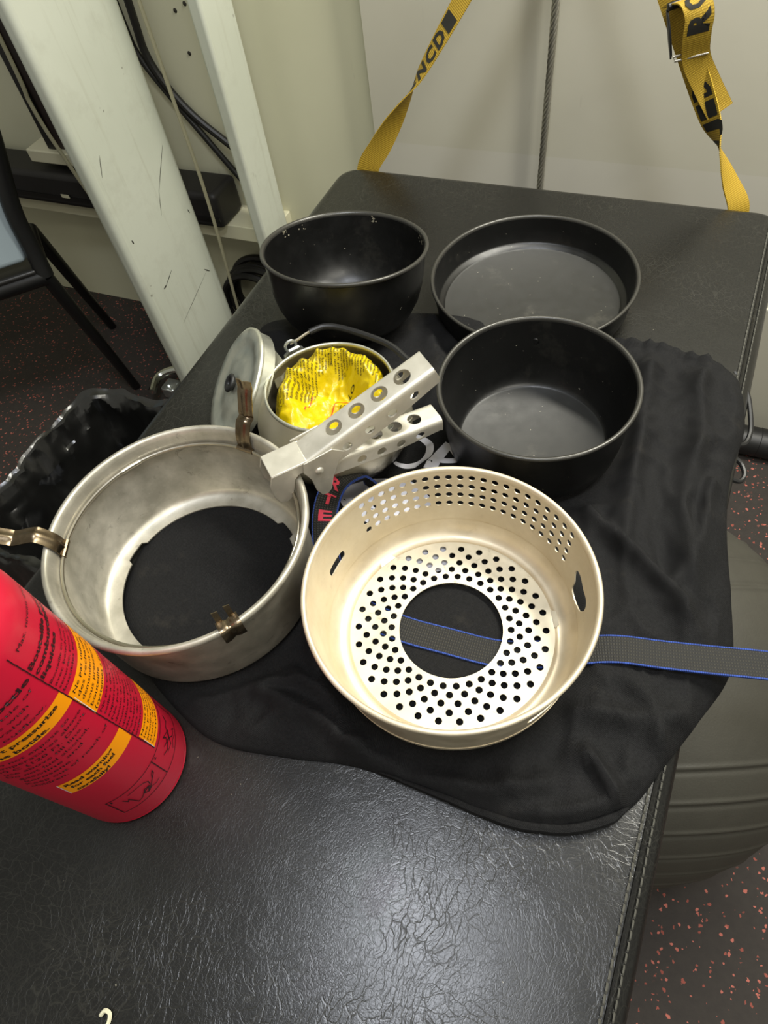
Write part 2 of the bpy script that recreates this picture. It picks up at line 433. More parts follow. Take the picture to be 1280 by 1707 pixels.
# ledge along the wall, with the black padded bar on it
lg = MB().box((-1.75, 1.075, 0.318), (-0.79, 1.155, 0.352)).build('trim_1', M_cream, smooth=False, bevel=0.002); struct(lg)
pb = thing('padded_bar', 'long black padded bar lying on the cream wall ledge behind the white posts', 'bar', (-1.3, 1.10, 0.352))
bar = MB().box((-0.42, -0.045, 0.0), (0.40, 0.045, 0.078))
bar.build('bar_body', M_bar, pb, bevel=0.012, bseg=4, angle=60)
MB().box((-0.42, -0.0475, 0.020), (0.398, -0.0455, 0.028)).build('edge_strip', M_plasticblack, pb, smooth=False)
MB().box((-0.035, -0.0485, 0.026), (-0.012, -0.0476, 0.034)).build('sticker', M_cream, pb, smooth=False)
# small bracket and dark upright strip at the far left
bk = MB().box((-0.085, -0.04, 0), (0.085, 0.045, 0.028)).build('wall_bracket', M_cream, None, bevel=0.003, loc=(-1.31, 1.11, 0.446), smooth=False)
tag(bk, 'cream steel bracket on the wall under the dark brown upright strip', 'bracket')
ds = thing('upright_strip', 'dark brown upright strip with black edges standing on the cream bracket', 'strip', (-1.30, 1.105, 0.474))
MB().box((-0.012, -0.018, 0.0), (0.060, 0.02, 1.4)).build('centre', M_brown, ds, smooth=False)
MB().box((-0.036, -0.024, 0.0), (-0.012, 0.02, 1.4)).build('edge', M_plasticblack, ds, bevel=0.003)
MB().box((0.060, -0.024, 0.0), (0.070, 0.02, 1.4)).build('edge', M_plasticblack, ds, bevel=0.003)

# posts
p1 = thing('steel_post', 'wide white scuffed steel post standing left of the bench', 'post', (-0.945, 0.913, 0))
MB().box((-0.015, -0.111, 0), (0.015, 0.111, 2.3)).build('post_body', M_post, p1, bevel=0.011, bseg=5, angle=60)

for (y0, z0, y1, z1, w) in ((0.085, 0.56, 0.03, 0.50, 0.0012), (0.03, 0.50, 0.012, 0.462, 0.0009), (-0.055, 0.345, -0.02, 0.362, 0.0014), (-0.05, 0.250, 0.075, 0.292, 0.0008), (0.07, 0.30, 0.085, 0.285, 0.0018), (-0.085, 0.47, -0.083, 0.462, 0.0025), (-0.062, 0.345, -0.05, 0.347, 0.0025), (0.087, 0.43, 0.09, 0.42, 0.0018), (-0.07, 0.62, -0.085, 0.59, 0.0013)):
    a = Vector((0.0153, y0, z0)); b = Vector((0.0153, y1, z1)); n = (b - a).cross(Vector((1, 0, 0))).normalized() * w
    MB().add([a - n * 0.2, a + n * 0.2, (a + b) / 2 + n * 0.8, b + n * 0.2, b - n * 0.2, (a + b) / 2 - n * 0.8], [(0, 1, 2, 3, 4, 5)]).build('scuff_mark', M_screw, p1, smooth=False)
lev = thing('chrome_lever', 'small chrome lever at the foot of the wide white post', 'lever', (-1.06, 0.86, 0))
MB().box((-0.02, -0.02, 0), (0.02, 0.02, 0.035)).build('foot_block', M_zinc, lev, bevel=0.006)
MB().tube(catmull([(-0.02, -0.045, 0.045), (-0.03, 0.0, 0.05), (0.0, 0.03, 0.055), (0.06, 0.045, 0.05)], 6), 0.010, 10).build('lever_arm', M_chrome, lev)
p2 = thing('narrow_post', 'narrow white steel post against the wall behind the black bowl', 'post', (-0.769, 1.045, 0))
MB().box((-0.013, -0.045, 0), (0.011, 0.045, 2.3)).build('post_body', M_post, p2, bevel=0.005, bseg=3, angle=60)
MB().box((-0.019, -0.02, 0), (-0.013, 0.07, 2.3)).build('back_flange', M_post, p2, bevel=0.002)

# cables at the wall
def cable(name, label, pts, r, mat, per=8):
    o = MB().tube(catmull(pts, per), r, 10).build(name, mat); return tag(o, label, 'cable')
cable('black_cable', 'thicker black cable sagging on the cream wall, the upper of two', [(-0.985, 1.142, 1.3), (-1.012, 1.142, 0.85), (-1.02, 1.142, 0.71), (-1.021, 1.142, 0.651), (-1.0, 1.142, 0.599), (-0.958, 1.142, 0.546), (-0.899, 1.142, 0.500), (-0.86, 1.142, 0.472)], 0.0075, M_blackcable)
cable('black_cable', 'thinner black cable sagging on the cream wall, the lower of two', [(-1.03, 1.145, 1.3), (-1.05, 1.145, 0.85), (-1.050, 1.145, 0.69), (-1.040, 1.145, 0.640), (-1.003, 1.145, 0.580), (-0.957, 1.145, 0.515), (-0.892, 1.145, 0.425), (-0.865, 1.145, 0.392)], 0.0062, M_blackcable)
cable('pull_cord', 'thin pale cord hanging between the two white posts', [(-0.906, 1.04, 1.6), (-0.905, 1.04, 0.7), (-0.905, 1.04, 0.43), (-0.925, 1.04, 0.16), (-0.93, 1.04, 0.06)], 0.0036, M_cord)
cable('pull_cord', 'thin pale cord hanging left of the wide white post', [(-1.20, 1.0, 1.6), (-1.212, 1.0, 0.75), (-1.22, 1.0, 0.61), (-1.20, 1.0, 0.50), (-1.17, 1.0, 0.39), (-1.13, 1.0, 0.25)], 0.0040, M_cord)
coil = MB()
for k in range(6):
    R = 0.10 - 0.003 * (k % 3); cz = 0.011 + 0.016 * k; ox = 0.010 * math.sin(k * 2.1); oy = 0.008 * math.cos(k * 1.7)
    coil.tube([(ox + R * math.cos(2 * PI * i / 40), -cz * 0.6, 0.12 + oy + R * math.sin(2 * PI * i / 40)) for i in range(40)], 0.0085, 8, closed=True)
co = coil.build('coiled_cable', M_blackcable, loc=(-0.895, 1.145, 0.0)); tag(co, 'coiled black cable hanging low on the wall between the white posts', 'cable')
# steel rope behind the bench (strands really twisted)
rope = MB()
for k in range(6):
    rope.tube([(0.0034 * math.cos(k * PI / 3 + i * 0.42), 0.0034 * math.sin(k * PI / 3 + i * 0.42), i * 0.0035) for i in range(400)], 0.0024, 6)
ro = rope.build('steel_rope', M_steelrope, loc=(-0.238, 1.118, 0.0)); tag(ro, 'twisted steel wire rope hanging down the wall behind the bench', 'rope')

# ------------------------------------------------------------------ bench
bench = thing('padded_bench', 'black leatherette padded bench carrying the cooking set', 'bench', (0, 0, 0))
def bench_mesh():
    bm = bmesh.new(); xs0 = lambda y: -0.4965; xs1 = lambda y: 0.097 + 0.03 * y
    y0, y1, z0, z1 = -0.75, 0.897, BZ - 0.058, BZ
    P = [(xs0(y0), y0, z0), (xs1(y0), y0, z0), (xs1(y1), y1, z0), (xs0(y1), y1, z0), (xs0(y0), y0, z1), (xs1(y0), y0, z1), (xs1(y1), y1, z1), (xs0(y1), y1, z1)]
    v = [bm.verts.new(p) for p in P]
    for f in ((0, 3, 2, 1), (4, 5, 6, 7), (0, 1, 5, 4), (1, 2, 6, 5), (2, 3, 7, 6), (3, 0, 4, 7)): bm.faces.new([v[i] for i in f])
    ve = [e for e in bm.edges if abs(e.verts[0].co.z - e.verts[1].co.z) > 0.01]
    bmesh.ops.bevel(bm, geom=ve, offset=0.035, segments=8, profile=0.5, affect='EDGES')
    te = [e for e in bm.edges if all(x.co.z > z1 - 1e-5 for x in e.verts) and len(e.link_faces) == 2 and any(abs(f.normal.z) < 0.5 for f in e.link_faces)]
    bmesh.ops.bevel(bm, geom=te, offset=0.016, segments=6, profile=0.5, affect='EDGES')
    me = bpy.data.meshes.new('cushion'); bm.to_mesh(me); bm.free(); return me
me = bench_mesh(); cu = bpy.data.objects.new('cushion', me); COL.objects.link(cu); cu.parent = bench; me.materials.append(M_leather)
me.shade_smooth(); me.set_sharp_from_angle(angle=math.radians(50))
# welt and stitches along both long edges
st = MB()
def seam_x(y): return 0.0795 + 0.03 * y
i = 0; y = -0.35
while y < 0.86:
    for dx, r in ((0.0, 0.0009), (0.0075, 0.0007)):
        x = seam_x(y) + dx; z = BZ + 0.0004 - (max(0, x - (0.081 + 0.03 * y)) ** 2) / 0.03
        st.tube([(x, y, z - 0.0004), (x, y + 0.001, z + 0.0006), (x, y + 0.0042, z + 0.0006), (x, y + 0.0052, z - 0.0004)], r, 5)
    y += 0.0066
so = st.build('stitching', M_stitch, bench); so['kind'] = 'stuff'
MB().tube([(seam_x(y) + 0.0040, y, BZ - 0.0006) for y in (-0.6, 0, 0.4, 0.86)], 0.0022, 8).build('welt', M_leather, bench)
MB().box((-0.46, -0.70, BZ - 0.078), (0.075, 0.86, BZ - 0.058)).build('base_board', M_bin, bench, smooth=False)
for x in (-0.42, -0.02):
    for yy in (-0.62, 0.74):
        MB().box((x - 0.02, yy - 0.02, 0.0), (x + 0.02, yy + 0.02, BZ - 0.078)).build('leg', M_chairtube, bench, bevel=0.004)

# ------------------------------------------------------------------ black cloth bag
OUT = [(-.436, .495), (-.428, .535), (-.36, .562), (-.243, .597), (-.13, .605), (-.022, .607), (.016, .609), (.045, .604), (.072, .600), (.099, .575), (.112, .52), (.106, .455), (.108, .40), (.122, .325), (.130, .265), (.110, .210), (.090, .165), (.072, .128), (.036, .100), (-.006, .089), (-.07, .089), (-.122, .087), (-.172, .075), (-.226, .065), (-.267, .072), (-.33, .10), (-.385, .15), (-.405, .25), (-.42, .4)]
outline = [(p.x, p.y) for p in catmull([(x, y, 0) for x, y in OUT], 10, True)]
FOLDS = [([(.012, .555), (.018, .44), (.026, .344)], .011, .013), ([(.06, .56), (.072, .48), (.066, .40), (.082, .33)], .009, .012),
         ([(-.008, .359), (.040, .329), (.078, .30), (.099, .263)], .012, .0085), ([(.088, .43), (.086, .363), (.070, .307)], .008, .007),
         ([(-.215, .114), (-.156, .109), (-.096, .089), (-.042, .095)], .009, .009), ([(-.262, .088), (-.219, .117), (-.189, .133)], .007, .007),
         ([(.018, .183), (.056, .190), (.100, .207)], .008, .010), ([(-.07, .094), (-.027, .104), (.011, .123)], .007, .010),
         ([(.036, .155), (.053, .141), (.066, .128)], .010, .006), ([(-.222, .235), (-.200, .175), (-.166, .131), (-.122, .102)], .008, .007),
         ([(.029, .238), (.070, .212), (.086, .179)], .007, .010), ([(-.195, .135), (-.150, .125), (-.11, .112)], .006, .006),
         ([(-.006, .096), (.020, .105), (.045, .115), (.066, .131)], .006, .006), ([(-.42, .50), (-.36, .53), (-.30, .50)], .005, .012),
         ([(-.23, .56), (-.20, .50), (-.19, .44)], .006, .010), ([(-.18, .52), (-.15, .50)], .006, .012), ([(-.02, .598), (.03, .600), (.065, .592)], .006, .007)]
SITS = [(-.088, .215, .100), (-.313, .191, .104), (-.08, .437, .080), (-.266, .386, .070), (-.335, .56, .062)]
STRAP_XY = [(.155, .266), (.074, .247), (.012, .231), (-.046, .209), (-.128, .2035), (-.170, .208), (-.200, .224), (-.222, .250)]
def seg_d(px, py, a, b):
    dx, dy = b[0] - a[0], b[1] - a[1]; t = max(0, min(1, ((px - a[0]) * dx + (py - a[1]) * dy) / (dx * dx + dy * dy)))
    return math.hypot(px - a[0] - t * dx, py - a[1] - t * dy)
def bag_edge(x, y):
    return min(seg_d(x, y, outline[i], outline[(i + 3) % len(outline)]) for i in range(0, len(outline), 3))
def bag_z(x, y, ed=None):
    if ed is None: ed = bag_edge(x, y)
    h = 0.0
    for pl, a, w in FOLDS:
        d = min(seg_d(x, y, p, q) for p, q in zip(pl, pl[1:]))
        if d < 3 * w: h = max(h, 1.45 * a * math.exp(-(d / (0.85 * w)) ** 1.6) + 0.25 * h)
    n1 = noise.noise(Vector((x * 16 + 3, y * 9, 0.3))); n2 = noise.noise(Vector((x * 42, y * 30 + 9, 1.3)))
    h += max(0, 0.0050 * (1 - abs(n1) * 4)) + max(0, 0.0034 * (1 - abs(n2) * 4.5)) + 0.0012 * noise.noise(Vector((x * 90, y * 60, 7))) + 0.0016
    k = 1.0
    for cx, cy, r in SITS:
        d = math.hypot(x - cx, y - cy)
        k = min(k, max(0.0, min(1.0, (d - r) / 0.022)))
    h *= k * k * (3 - 2 * k)
    ds = min(seg_d(x, y, p, q) for p, q in zip(STRAP_XY, STRAP_XY[1:]))
    if ds < 0.030: lim = 0.0065 + 0.35 * max(0, ds - 0.013); h = min(h, lim) if x > 0.0 else min(h, 0.0002 + 0.5 * max(0, ds - 0.013))
    base = 0.0055 * min(1, ed / 0.012) ** 0.5
    # gathered mouth at the back right
    if y > 0.58 and x > -0.03: h += 0.0025 * math.sin(x * 420) * min(1, (y - 0.58) / 0.015)
    z = BZ + max(base, 0.0012) + h * min(1, ed / 0.02 + 0.25)
    xe = 0.082 + 0.03 * y
    if x > xe: z -= 0.9 * (x - xe) ** 1.25 * (1.6 if y < .2 or y > .45 else 1.0)
    return z
bag = thing('cloth_bag', 'crumpled black cloth drawstring bag spread flat under the pots', 'bag', (0, 0, 0))
CX, CY = -0.14, 0.33; NR = 74; NA = len(outline)
top = []; bot = []
for (bx, by) in outline:
    for j in range(1, NR + 1):
        f = j / NR; x = CX + (bx - CX) * f; y = CY + (by - CY) * f
        ed = bag_edge(x, y) if j < NR else 0.0
        z = bag_z(x, y, ed); top.append((x, y, z))
        zb = BZ + 0.0008
        if x > 0.075 + 0.03 * y: zb = min(zb, z - 0.0022)
        bot.append((x, y, min(zb, z - 0.0012)))
mb = MB(); c0 = (CX, CY, bag_z(CX, CY, 0.2)); vs = [c0] + top + [(CX, CY, BZ + 0.0008)] + bot; o2 = 1 + len(top)
fs = []
for i in range(NA):
    i2 = (i + 1) % NA; A, B = 1 + i * NR, 1 + i2 * NR; A2, B2 = o2 + 1 + i * NR, o2 + 1 + i2 * NR
    fs.append((0, A, B)); fs.append((o2, B2, A2))
    for j in range(NR - 1):
        fs.append((A + j, A + j + 1, B + j + 1, B + j)); fs.append((A2 + j + 1, A2 + j, B2 + j, B2 + j + 1))
    fs.append((A + NR - 1, A2 + NR - 1, B2 + NR - 1, B + NR - 1))
mb.add(vs, fs); mb.build('bag_cloth', M_cloth, bag, angle=180)
# hem roll along the front edge
hem = [(-.10, .0885), (-.06, .0895), (-.006, .0905), (.020, .0955), (.040, .1025), (.060, .116), (.072, .129)]
MB().tube([(p.x, p.y, bag_z(p.x, p.y, 0.004) + 0.0012) for p in catmull([(x, y, 0) for x, y in hem], 8)], [0.0005 + 0.0029 * min(1, k / 16, (48 - k) / 6) for k in range(49)], 8).build('hem', M_cloth, bag)
# draw cord
MB().tube(catmull([(.094, .592, .619), (.110, .572, .612), (.117, .552, .606), (.121, .532, .600), (.118, .516, .598), (.108, .508, .602)], 6), 0.0026, 8).build('draw_cord', M_rubber, bag)
MB().tube(catmull([(.106, .492, .604), (.117, .489, .598), (.122, .478, .596), (.118, .468, .596), (.106, .465, .602)], 6), 0.0024, 8).build('draw_cord', M_rubber, bag)
# white print on the bag
pr = MB()
def bagp(x, y, up=0.0005): return (x, y, bag_z(x, y, 0.1) + up)
def arc_print(cx, cy, ro_, ri_, a0, a1, ex=1.0, rot=0):
    us = [math.radians(a0 + (a1 - a0) * k / 40) for k in range(41)]
    def fn(u, v):
        t = (u - us[0]) / (us[-1] - us[0]); taper = 1 - 0.55 * abs(2 * t - 1) ** 3
        r = ro_ - (ro_ - ri_) * taper * v; px, py = r * math.cos(u), r * math.sin(u) * ex
        return bagp(cx + px * math.cos(rot) - py * math.sin(rot), cy + px * math.sin(rot) + py * math.cos(rot))
    pr.grid(fn, us, [0, 0.25, 0.5, 0.75, 1.0])
arc_print(-.1885, .3865, .0225, .0150, -125, 128)
pr.build('printed_letter', M_whiteprint, bag, angle=180); pr = MB()
def strip_print(a, b, w0, w1):
    a, b = Vector(a), Vector(b); n = Vector((-(b - a).y, (b - a).x)).normalized()
    pr.grid(lambda u, v: bagp(*(a.lerp(b, u) + n * v * (w0 + (w1 - w0) * u))), [k / 12 for k in range(13)], [-1, -0.5, 0, 0.5, 1])
strip_print((-.163, .366), (-.156, .408), .0055, .0042)
strip_print((-.156, .408), (-.128, .385), .0042, .0055)
strip_print((-.160, .381), (-.140, .391), .0030, .0030)
pr.build('printed_letter', M_whiteprint, bag, angle=180); pr = MB()
wh = [(-.240, .318), (-.232, .331), (-.214, .343), (-.189, .348), (-.160, .343), (-.135, .325), (-.118, .300), (-.112, .272), (-.128, .262), (-.150, .268), (-.172, .282), (-.20, .292), (-.225, .300)]
wo = catmull([(x, y, 0) for x, y in wh], 6, True)
pr.grid(lambda i, v: bagp(-.178 + (wo[i].x + .178) * v, .308 + (wo[i].y - .308) * v), list(range(len(wo))), [0.02 + 0.98 * k / 12 for k in range(13)], closed_u=True)
pr.build('printed_shape', M_whiteprint, bag, angle=180)

# webbing strap of the bag
sp = [(.36, .31, .30), (.345, .305, .46), (.30, .295, .585), (.235, .282, .632), (.155, .266, .6340), (.110, .255, .6350), (.074, .247, .6348), (.040, .240, .6345), (.012, .231, .6285), (-.010, .221, .6263), (-.046, .209, .6263), (-.088, .2055, .6263), (-.128, .2035, .6263), (-.170, .208, .6264), (-.200, .224, .629), (-.219, .250, .637), (-.231, .280, .650), (-.230, .305, .660), (-.219, .324, .660), (-.210, .330, .648), (-.206, .326, .636)]
wid = []
for i in range(len(sp)):
    a = Vector(sp[max(0, i - 1)]); b = Vector(sp[min(len(sp) - 1, i + 1)]); T = (b - a); hz = Vector((T.x, T.y, 0)).normalized()
    wid.append(Vector((-hz.y, hz.x, 0)))
wid[-2] = Vector((-0.88, 0.45, 0.0)); wid[-1] = Vector((-0.80, 0.55, 0.0)); wid[-3] = Vector((-0.95, 0.30, 0.0)); wid[-4] = Vector((-0.97, 0.1, 0.0)); wid[-5] = Vector((-0.93, -0.3, 0.0))
strap = thing('webbing_strap', 'black webbing strap with blue edges running under the perforated stove base', 'strap', (0, 0, 0))
rb = Ribbon([Vector(p) for p in sp], wid, 0.0235, 0.0014, 6)
rb.mesh('webbing', M_webblack, strap, -0.93, 0.93)
rb.mesh('blue_edge', M_webblue, strap, -1.0, -0.90, -0.0010, 0.0010, nt=2)
rb.mesh('blue_edge', M_webblue, strap, 0.90, 1.0, -0.0010, 0.0010, nt=2)
sgn = 1 if (rb.at(rb.len - 0.05, 0, 0.001).z > rb.at(rb.len - 0.05, 0, -0.001).z) else -1
for q, (ch, d) in enumerate((('E', 0.084), ('T', 0.068), ('R', 0.053))):
    lt = MB(); put_text(lt, ch, lambda u, v, d=d: rb.at(rb.len - d + (v - 0.005) * 1.0, (u - 0.006) / 0.01175 * -sgn, 0.0011 * sgn), 0.0095, 0.013, 0.03, maxedge=0.002)
    lt.build('red_letter', M_redthread, strap, angle=180)

# ------------------------------------------------------------------ lower windshield (perforated base)
Z0 = 0.6257
low = thing('stove_base', 'pale gold aluminium stove base with perforated floor and round centre hole', 'stove base', (-.088, .215, Z0 + 0.0022))
NC = 68; TH0 = math.radians(151.4) + PI / NC
def lw_r(z): return 0.1005 + (z - 0.019) * 0.105
def lw(c, r):
    a = TH0 - 2 * PI * c / NC; z = r
    return (lw_r(z) * math.cos(a), lw_r(z) * math.sin(a), z)
rows = [0.0768, 0.0662, 0.0556, 0.0450, 0.0344, 0.0265, 0.0190]
def circ_hole(rc, rz):
    def h(dx, dy):
        a = math.atan2(dy / rz, dx / rc) if False else math.atan2(dy, dx * (0.0097 / 1.0))
        return rc * math.cos(a), rz * math.sin(a)
    return h
hole_r = 0.0029
ch_ = circ_hole(hole_r / 0.0097, hole_r)
def slot_hole(hc, hz, wob=0):
    def h(dx, dy):
        a = math.atan2(dy / hz, dx / hc); c, s = math.cos(a), math.sin(a); k = 1 / (abs(c) ** 5 + abs(s) ** 5) ** 0.2
        k *= 1 + wob * math.sin(3 * a + 0.6)
        return hc * c * k, hz * s * k
    return h
cells = []; used = set()
def ang_col(deg): return ((TH0 - math.radians(deg)) / (2 * PI) * NC) % NC
for deg, nx, r0, r1, hc, hz, wob in ((176, 4, 2, 5, 1.25, 0.0045, 0.0), (27.5, 4, 2, 6, 1.45, 0.0125, 0.16), (-33, 4, 2, 5, 1.5, 0.0055, 0.0), (-118, 4, 2, 5, 1.3, 0.0045, 0.0)):
    c0_ = int(round(ang_col(deg) - nx / 2)) % NC
    cells.append((c0_, c0_ + nx, rows[r0], rows[r1], nx, r1 - r0, slot_hole(hc, hz, wob)))
    for c in range(nx):
        for r in range(r0, r1): used.add(((c0_ + c) % NC, r))
for c in range(NC):
    for r in range(len(rows) - 1):
        if (c, r) in used: continue
        cells.append((c, c + 1, rows[r], rows[r + 1], 1, 1, ch_ if (c < 21 and r < 4) else None))
mbw = MB(); cellmesh(mbw, lw, cells)
mbw.build('side_wall', M_alu_low, low, merge=2e-5, solid=0.0010, angle=60)
MB().lathe([(0.1068, 0.0755), (0.1078, 0.0775), (0.1095, 0.0788), (0.1100, 0.0805), (0.1092, 0.0820), (0.1074, 0.0823), (0.1060, 0.0812), (0.1054, 0.0790), (0.1058, 0.0755)], 144, True).build('rim', M_alu_low, low, angle=70)
MB().lathe([(0.1010, 0.0195), (0.0995, 0.0120), (0.0965, 0.0060), (0.0920, 0.0022), (0.0880, 0.0008), (0.0855, 0.0016), (0.0845, 0.0030), (0.0838, 0.0030), (0.0838, 0.0018), (0.0848, 0.0003), (0.0880, -0.0004), (0.0925, 0.0010), (0.0972, 0.0050), (0.1005, 0.0115), (0.1016, 0.0195)], 144, True).build('lower_shell', M_alu_low, low, angle=70)
NF = 30; fr_ = [0.0458, 0.0528, 0.0598, 0.0668, 0.0738, 0.0808]
mbf = MB()
def fp(c, r): a = 2 * PI * c / NF; return (r * math.cos(a), r * math.sin(a), 0.0030)
fc = []
for k in range(5):
    rm = (fr_[k] + fr_[k + 1]) / 2; arc = 2 * PI * rm / NF; hr = 0.00285
    def h(dx, dy, arc=arc, hr=hr):
        a = math.atan2(dy / 0.0035, dx / 0.5); return hr / arc * math.cos(a), hr * math.sin(a)
    for c in range(NF):
        o = 0.5 * (k % 2); fc.append((c + o, c + 1 + o, fr_[k], fr_[k + 1], 1, 1, h))
for c in range(NF):
    fc.append((c, c + 1, 0.0428, fr_[0], 1, 1, None)); fc.append((c + 0.5 * 0, c + 1 + 0.5 * 0, fr_[5], 0.0842, 1, 1, None))
cellmesh(mbf, fp, fc)
mbf.build('perforated_floor', M_alu_plate, low, merge=2e-5, solid=0.0009, angle=60, smooth=False)
for a in (150, 25):   # small crimped lugs round the floor plate
    t = math.radians(a); MB().plate([(-0.008, -0.0015), (0.008, -0.0015), (0.006, 0.0022), (-0.006, 0.0022)], (0.0855 * math.cos(t), 0.0855 * math.sin(t), 0.0042), (-math.sin(t), math.cos(t), 0), (math.cos(t), math.sin(t), 0.4), 0.0008).build('crimp', M_alu_plate, low)

# ------------------------------------------------------------------ upper windshield
up = thing('windshield_ring', 'worn grey aluminium windshield ring with open bottom and folding steel supports', 'windshield', (-.313, .191, Z0))
def notch(a, i, r):
    if i in (0, 1, 2, 20, 21):
        d = math.degrees(a) % 120
        if 50 < d < 64 : return r + 0.0042 if r < 0.09 else r
        return r
    return r
pu = [(0.0812, 0.0016), (0.0812, 0.0008), (0.0812, 0.0002), (0.0930, 0.0), (0.0985, 0.0022), (0.1000, 0.0060), (0.1022, 0.0700), (0.1026, 0.0722), (0.1045, 0.0732), (0.1058, 0.0752), (0.1052, 0.0776), (0.1060, 0.0800), (0.1085, 0.0822), (0.1100, 0.0848), (0.1100, 0.0872), (0.1085, 0.0893), (0.1062, 0.0893), (0.1046, 0.0876), (0.1034, 0.0840), (0.1010, 0.0700), (0.0988, 0.0070), (0.0930, 0.0016)]
MB().lathe(pu, 180, True, fr=lambda a, i, r: (r + 0.0045 if (i in (0, 1, 2) and 50 < (math.degrees(a) % 120) < 66) else r)).build('ring_body', M_alu_up, up, angle=60)
MB().tube([(0.0992 * math.cos(2 * PI * k / 120), 0.0992 * math.sin(2 * PI * k / 120), 0.0745) for k in range(120)], 0.0016, 8, closed=True).build('wire_ring', M_wire, up)
t0_ = math.radians(150)
MB().tube([(0.0992 * math.cos(t0_ + k * 0.012), 0.0992 * math.sin(t0_ + k * 0.012), 0.0745) for k in range(-8, 9)], 0.0022, 10).build('wire_sleeve', M_wire, up)
def support(deg, path, wdt=0.0075, prongs=False):
    t = math.radians(deg); er = Vector((math.cos(t), math.sin(t), 0)); et = Vector((-math.sin(t), math.cos(t), 0)); mb = MB()
    P = catmull([er * (0.110 + r) + Vector((0, 0, 0.0893 + z)) for r, z in path], 6)
    ny = 8
    def fn(i, v):
        i = int(i); T = (P[min(i + 1, len(P) - 1)] - P[max(i - 1, 0)]).normalized(); N = T.cross(et).normalized()
        return P[i] + et * (v * wdt) + N * (0.0017 * math.exp(-(v / 0.30) ** 2))
    mb.grid(fn, list(range(len(P))), [-1 + 2 * k / ny for k in range(ny + 1)])
    o = mb.build('pot_support', M_brass, up, solid=0.0009, angle=70)
    hb = MB().tube([er * 0.0992 + et * k + Vector((0, 0, 0.0745)) for k in (-0.0085, -0.008, 0.008, 0.0085)], [0.0018, 0.0027, 0.0027, 0.0018], 10).build('hinge', M_brass, o)
    if prongs:
        for s in (-1, 1):
            MB().plate([(-0.0022, 0), (0.0022, 0), (0.0022, 0.011), (-0.0022, 0.012)], er * 0.1025 + et * (s * 0.0048) + Vector((0, 0, 0.0895)), et, Vector((-0.35 * er.x, -0.35 * er.y, 0.93)), 0.0009).build('prong', M_brass, o)
    return o
support(86, [(-.0100, -.0130), (-.0090, -.004), (-.0055, .004), (-.001, .0105), (.0045, .012), (.0060, .017), (.0125, .032), (.0155, .037), (.0165, .045)])
support(206, [(-.0100, -.0130), (-.0085, -.004), (-.004, .004), (.001, .0095), (.006, .0100), (.019, .0085), (.024, .011), (.040, .020), (.047, .021)])
support(-35, [(.0030, -.0110), (.0028, -.004), (.0010, .0015), (-.004, .0022), (-.009, .0005), (-.0105, -.010)], 0.0085, True)

# ------------------------------------------------------------------ gripper handle clamped on the ring
ea = Vector((math.cos(math.radians(49.2)), math.sin(math.radians(49.2)), 0)); eb = Vector((ea.y, -ea.x, 0)); ez = Vector((0, 0, 1))
grip = thing('pan_gripper', 'pale aluminium pan gripper with punched holes clamped on the windshield ring', 'gripper', (-.2438, .2765, .715))
def handle(name, a0, c0, a1, c1, s0, ncell, flip=1, hw=0.0088, fh=0.0125):
    S = Vector((a0, c0)); E_ = Vector((a1, c1)); L = (E_ - S).length; al = math.atan2(c1 - c0, a1 - a0)
    tt = ea * math.cos(al) + ez * math.sin(al); nn = -ea * math.sin(al) + ez * math.cos(al); O = ea * a0 + ez * c0
    rc = 0.0042; arcl = PI / 2 * rc
    def U(v):
        s = 1 if v >= 0 else -1; v = abs(v)
        if v <= hw: b, c = v, 0
        elif v <= hw + arcl: t = (v - hw) / rc; b, c = hw + rc * math.sin(t), -rc * (1 - math.cos(t))
        else: b, c = hw + rc, -rc - (v - hw - arcl)
        return b * s, c
    def fn(s, v):
        b, c = U(v)
        if abs(v) > hw + arcl: # flange shortens towards the tip
            c = -rc + (c + rc) * (1 - 0.35 * max(0, (s - 0.6 * L) / (0.4 * L)))
        return O + tt * s + eb * b + nn * (c * flip)
    rowsv = [-(hw + arcl + fh), -(hw + arcl), -hw, hw, hw + arcl, hw + arcl + fh]
    cs = []; ds_ = (L - s0 - 0.012) / ncell
    def rh(r):
        return lambda dx, dy: (lambda a: (r * math.cos(a), r * math.sin(a)))(math.atan2(dy, dx))
    segs = [(0, s0, 2, False)] + [(s0 + k * ds_, s0 + (k + 1) * ds_, 2, True) for k in range(ncell)] + [(L - 0.012, L, 1, False)]
    for a, b, nx, holed in segs:
        for r in range(5):
            ho = None
            if holed and r == 2: ho = rh(min(0.0077, ds_ * 0.33))
            if holed and r in (0, 4): ho = rh(0.0044)
            cs.append((a, b, rowsv[r], rowsv[r + 1], nx, 2 if r == 2 else 1, ho))
    mb = MB(); cellmesh(mb, fn, cs)
    o = mb.build(name, M_alu_grip, grip, merge=3e-5, solid=0.0013, soff=-1 * flip, angle=40)
    ec = MB(); ec.grid(lambda v, k: O + tt * (L + 0.0006 * math.sin(k * PI / 2)) + eb * U(v)[0] + nn * ((U(v)[1] if k == 0 else min(U(v)[1], -0.003) - 0.003 * (1 - math.cos(k * PI / 2)) * 0) - k * 0.009) * flip,
                       [-(hw + arcl) + 2 * (hw + arcl) * k / 20 for k in range(21)], [0, 0.33, 0.66, 1.0])
    ec.build('end_cap', M_alu_grip, o, solid=0.0012)
    return o
handle('upper_handle', 0.004, 0.0135, 0.128, 0.0535, 0.026, 4, 1, 0.0098, 0.0185)
handle('lower_handle', 0.028, 0.000, 0.134, -0.0105, 0.018, 4, 1, 0.0080, 0.0125)
jw = MB()
jw.plate([(-0.024, -0.0130), (0.008, -0.0130), (0.008, 0.0130), (-0.024, 0.0130)], ez * 0.0145, ea, eb, 0.0016)
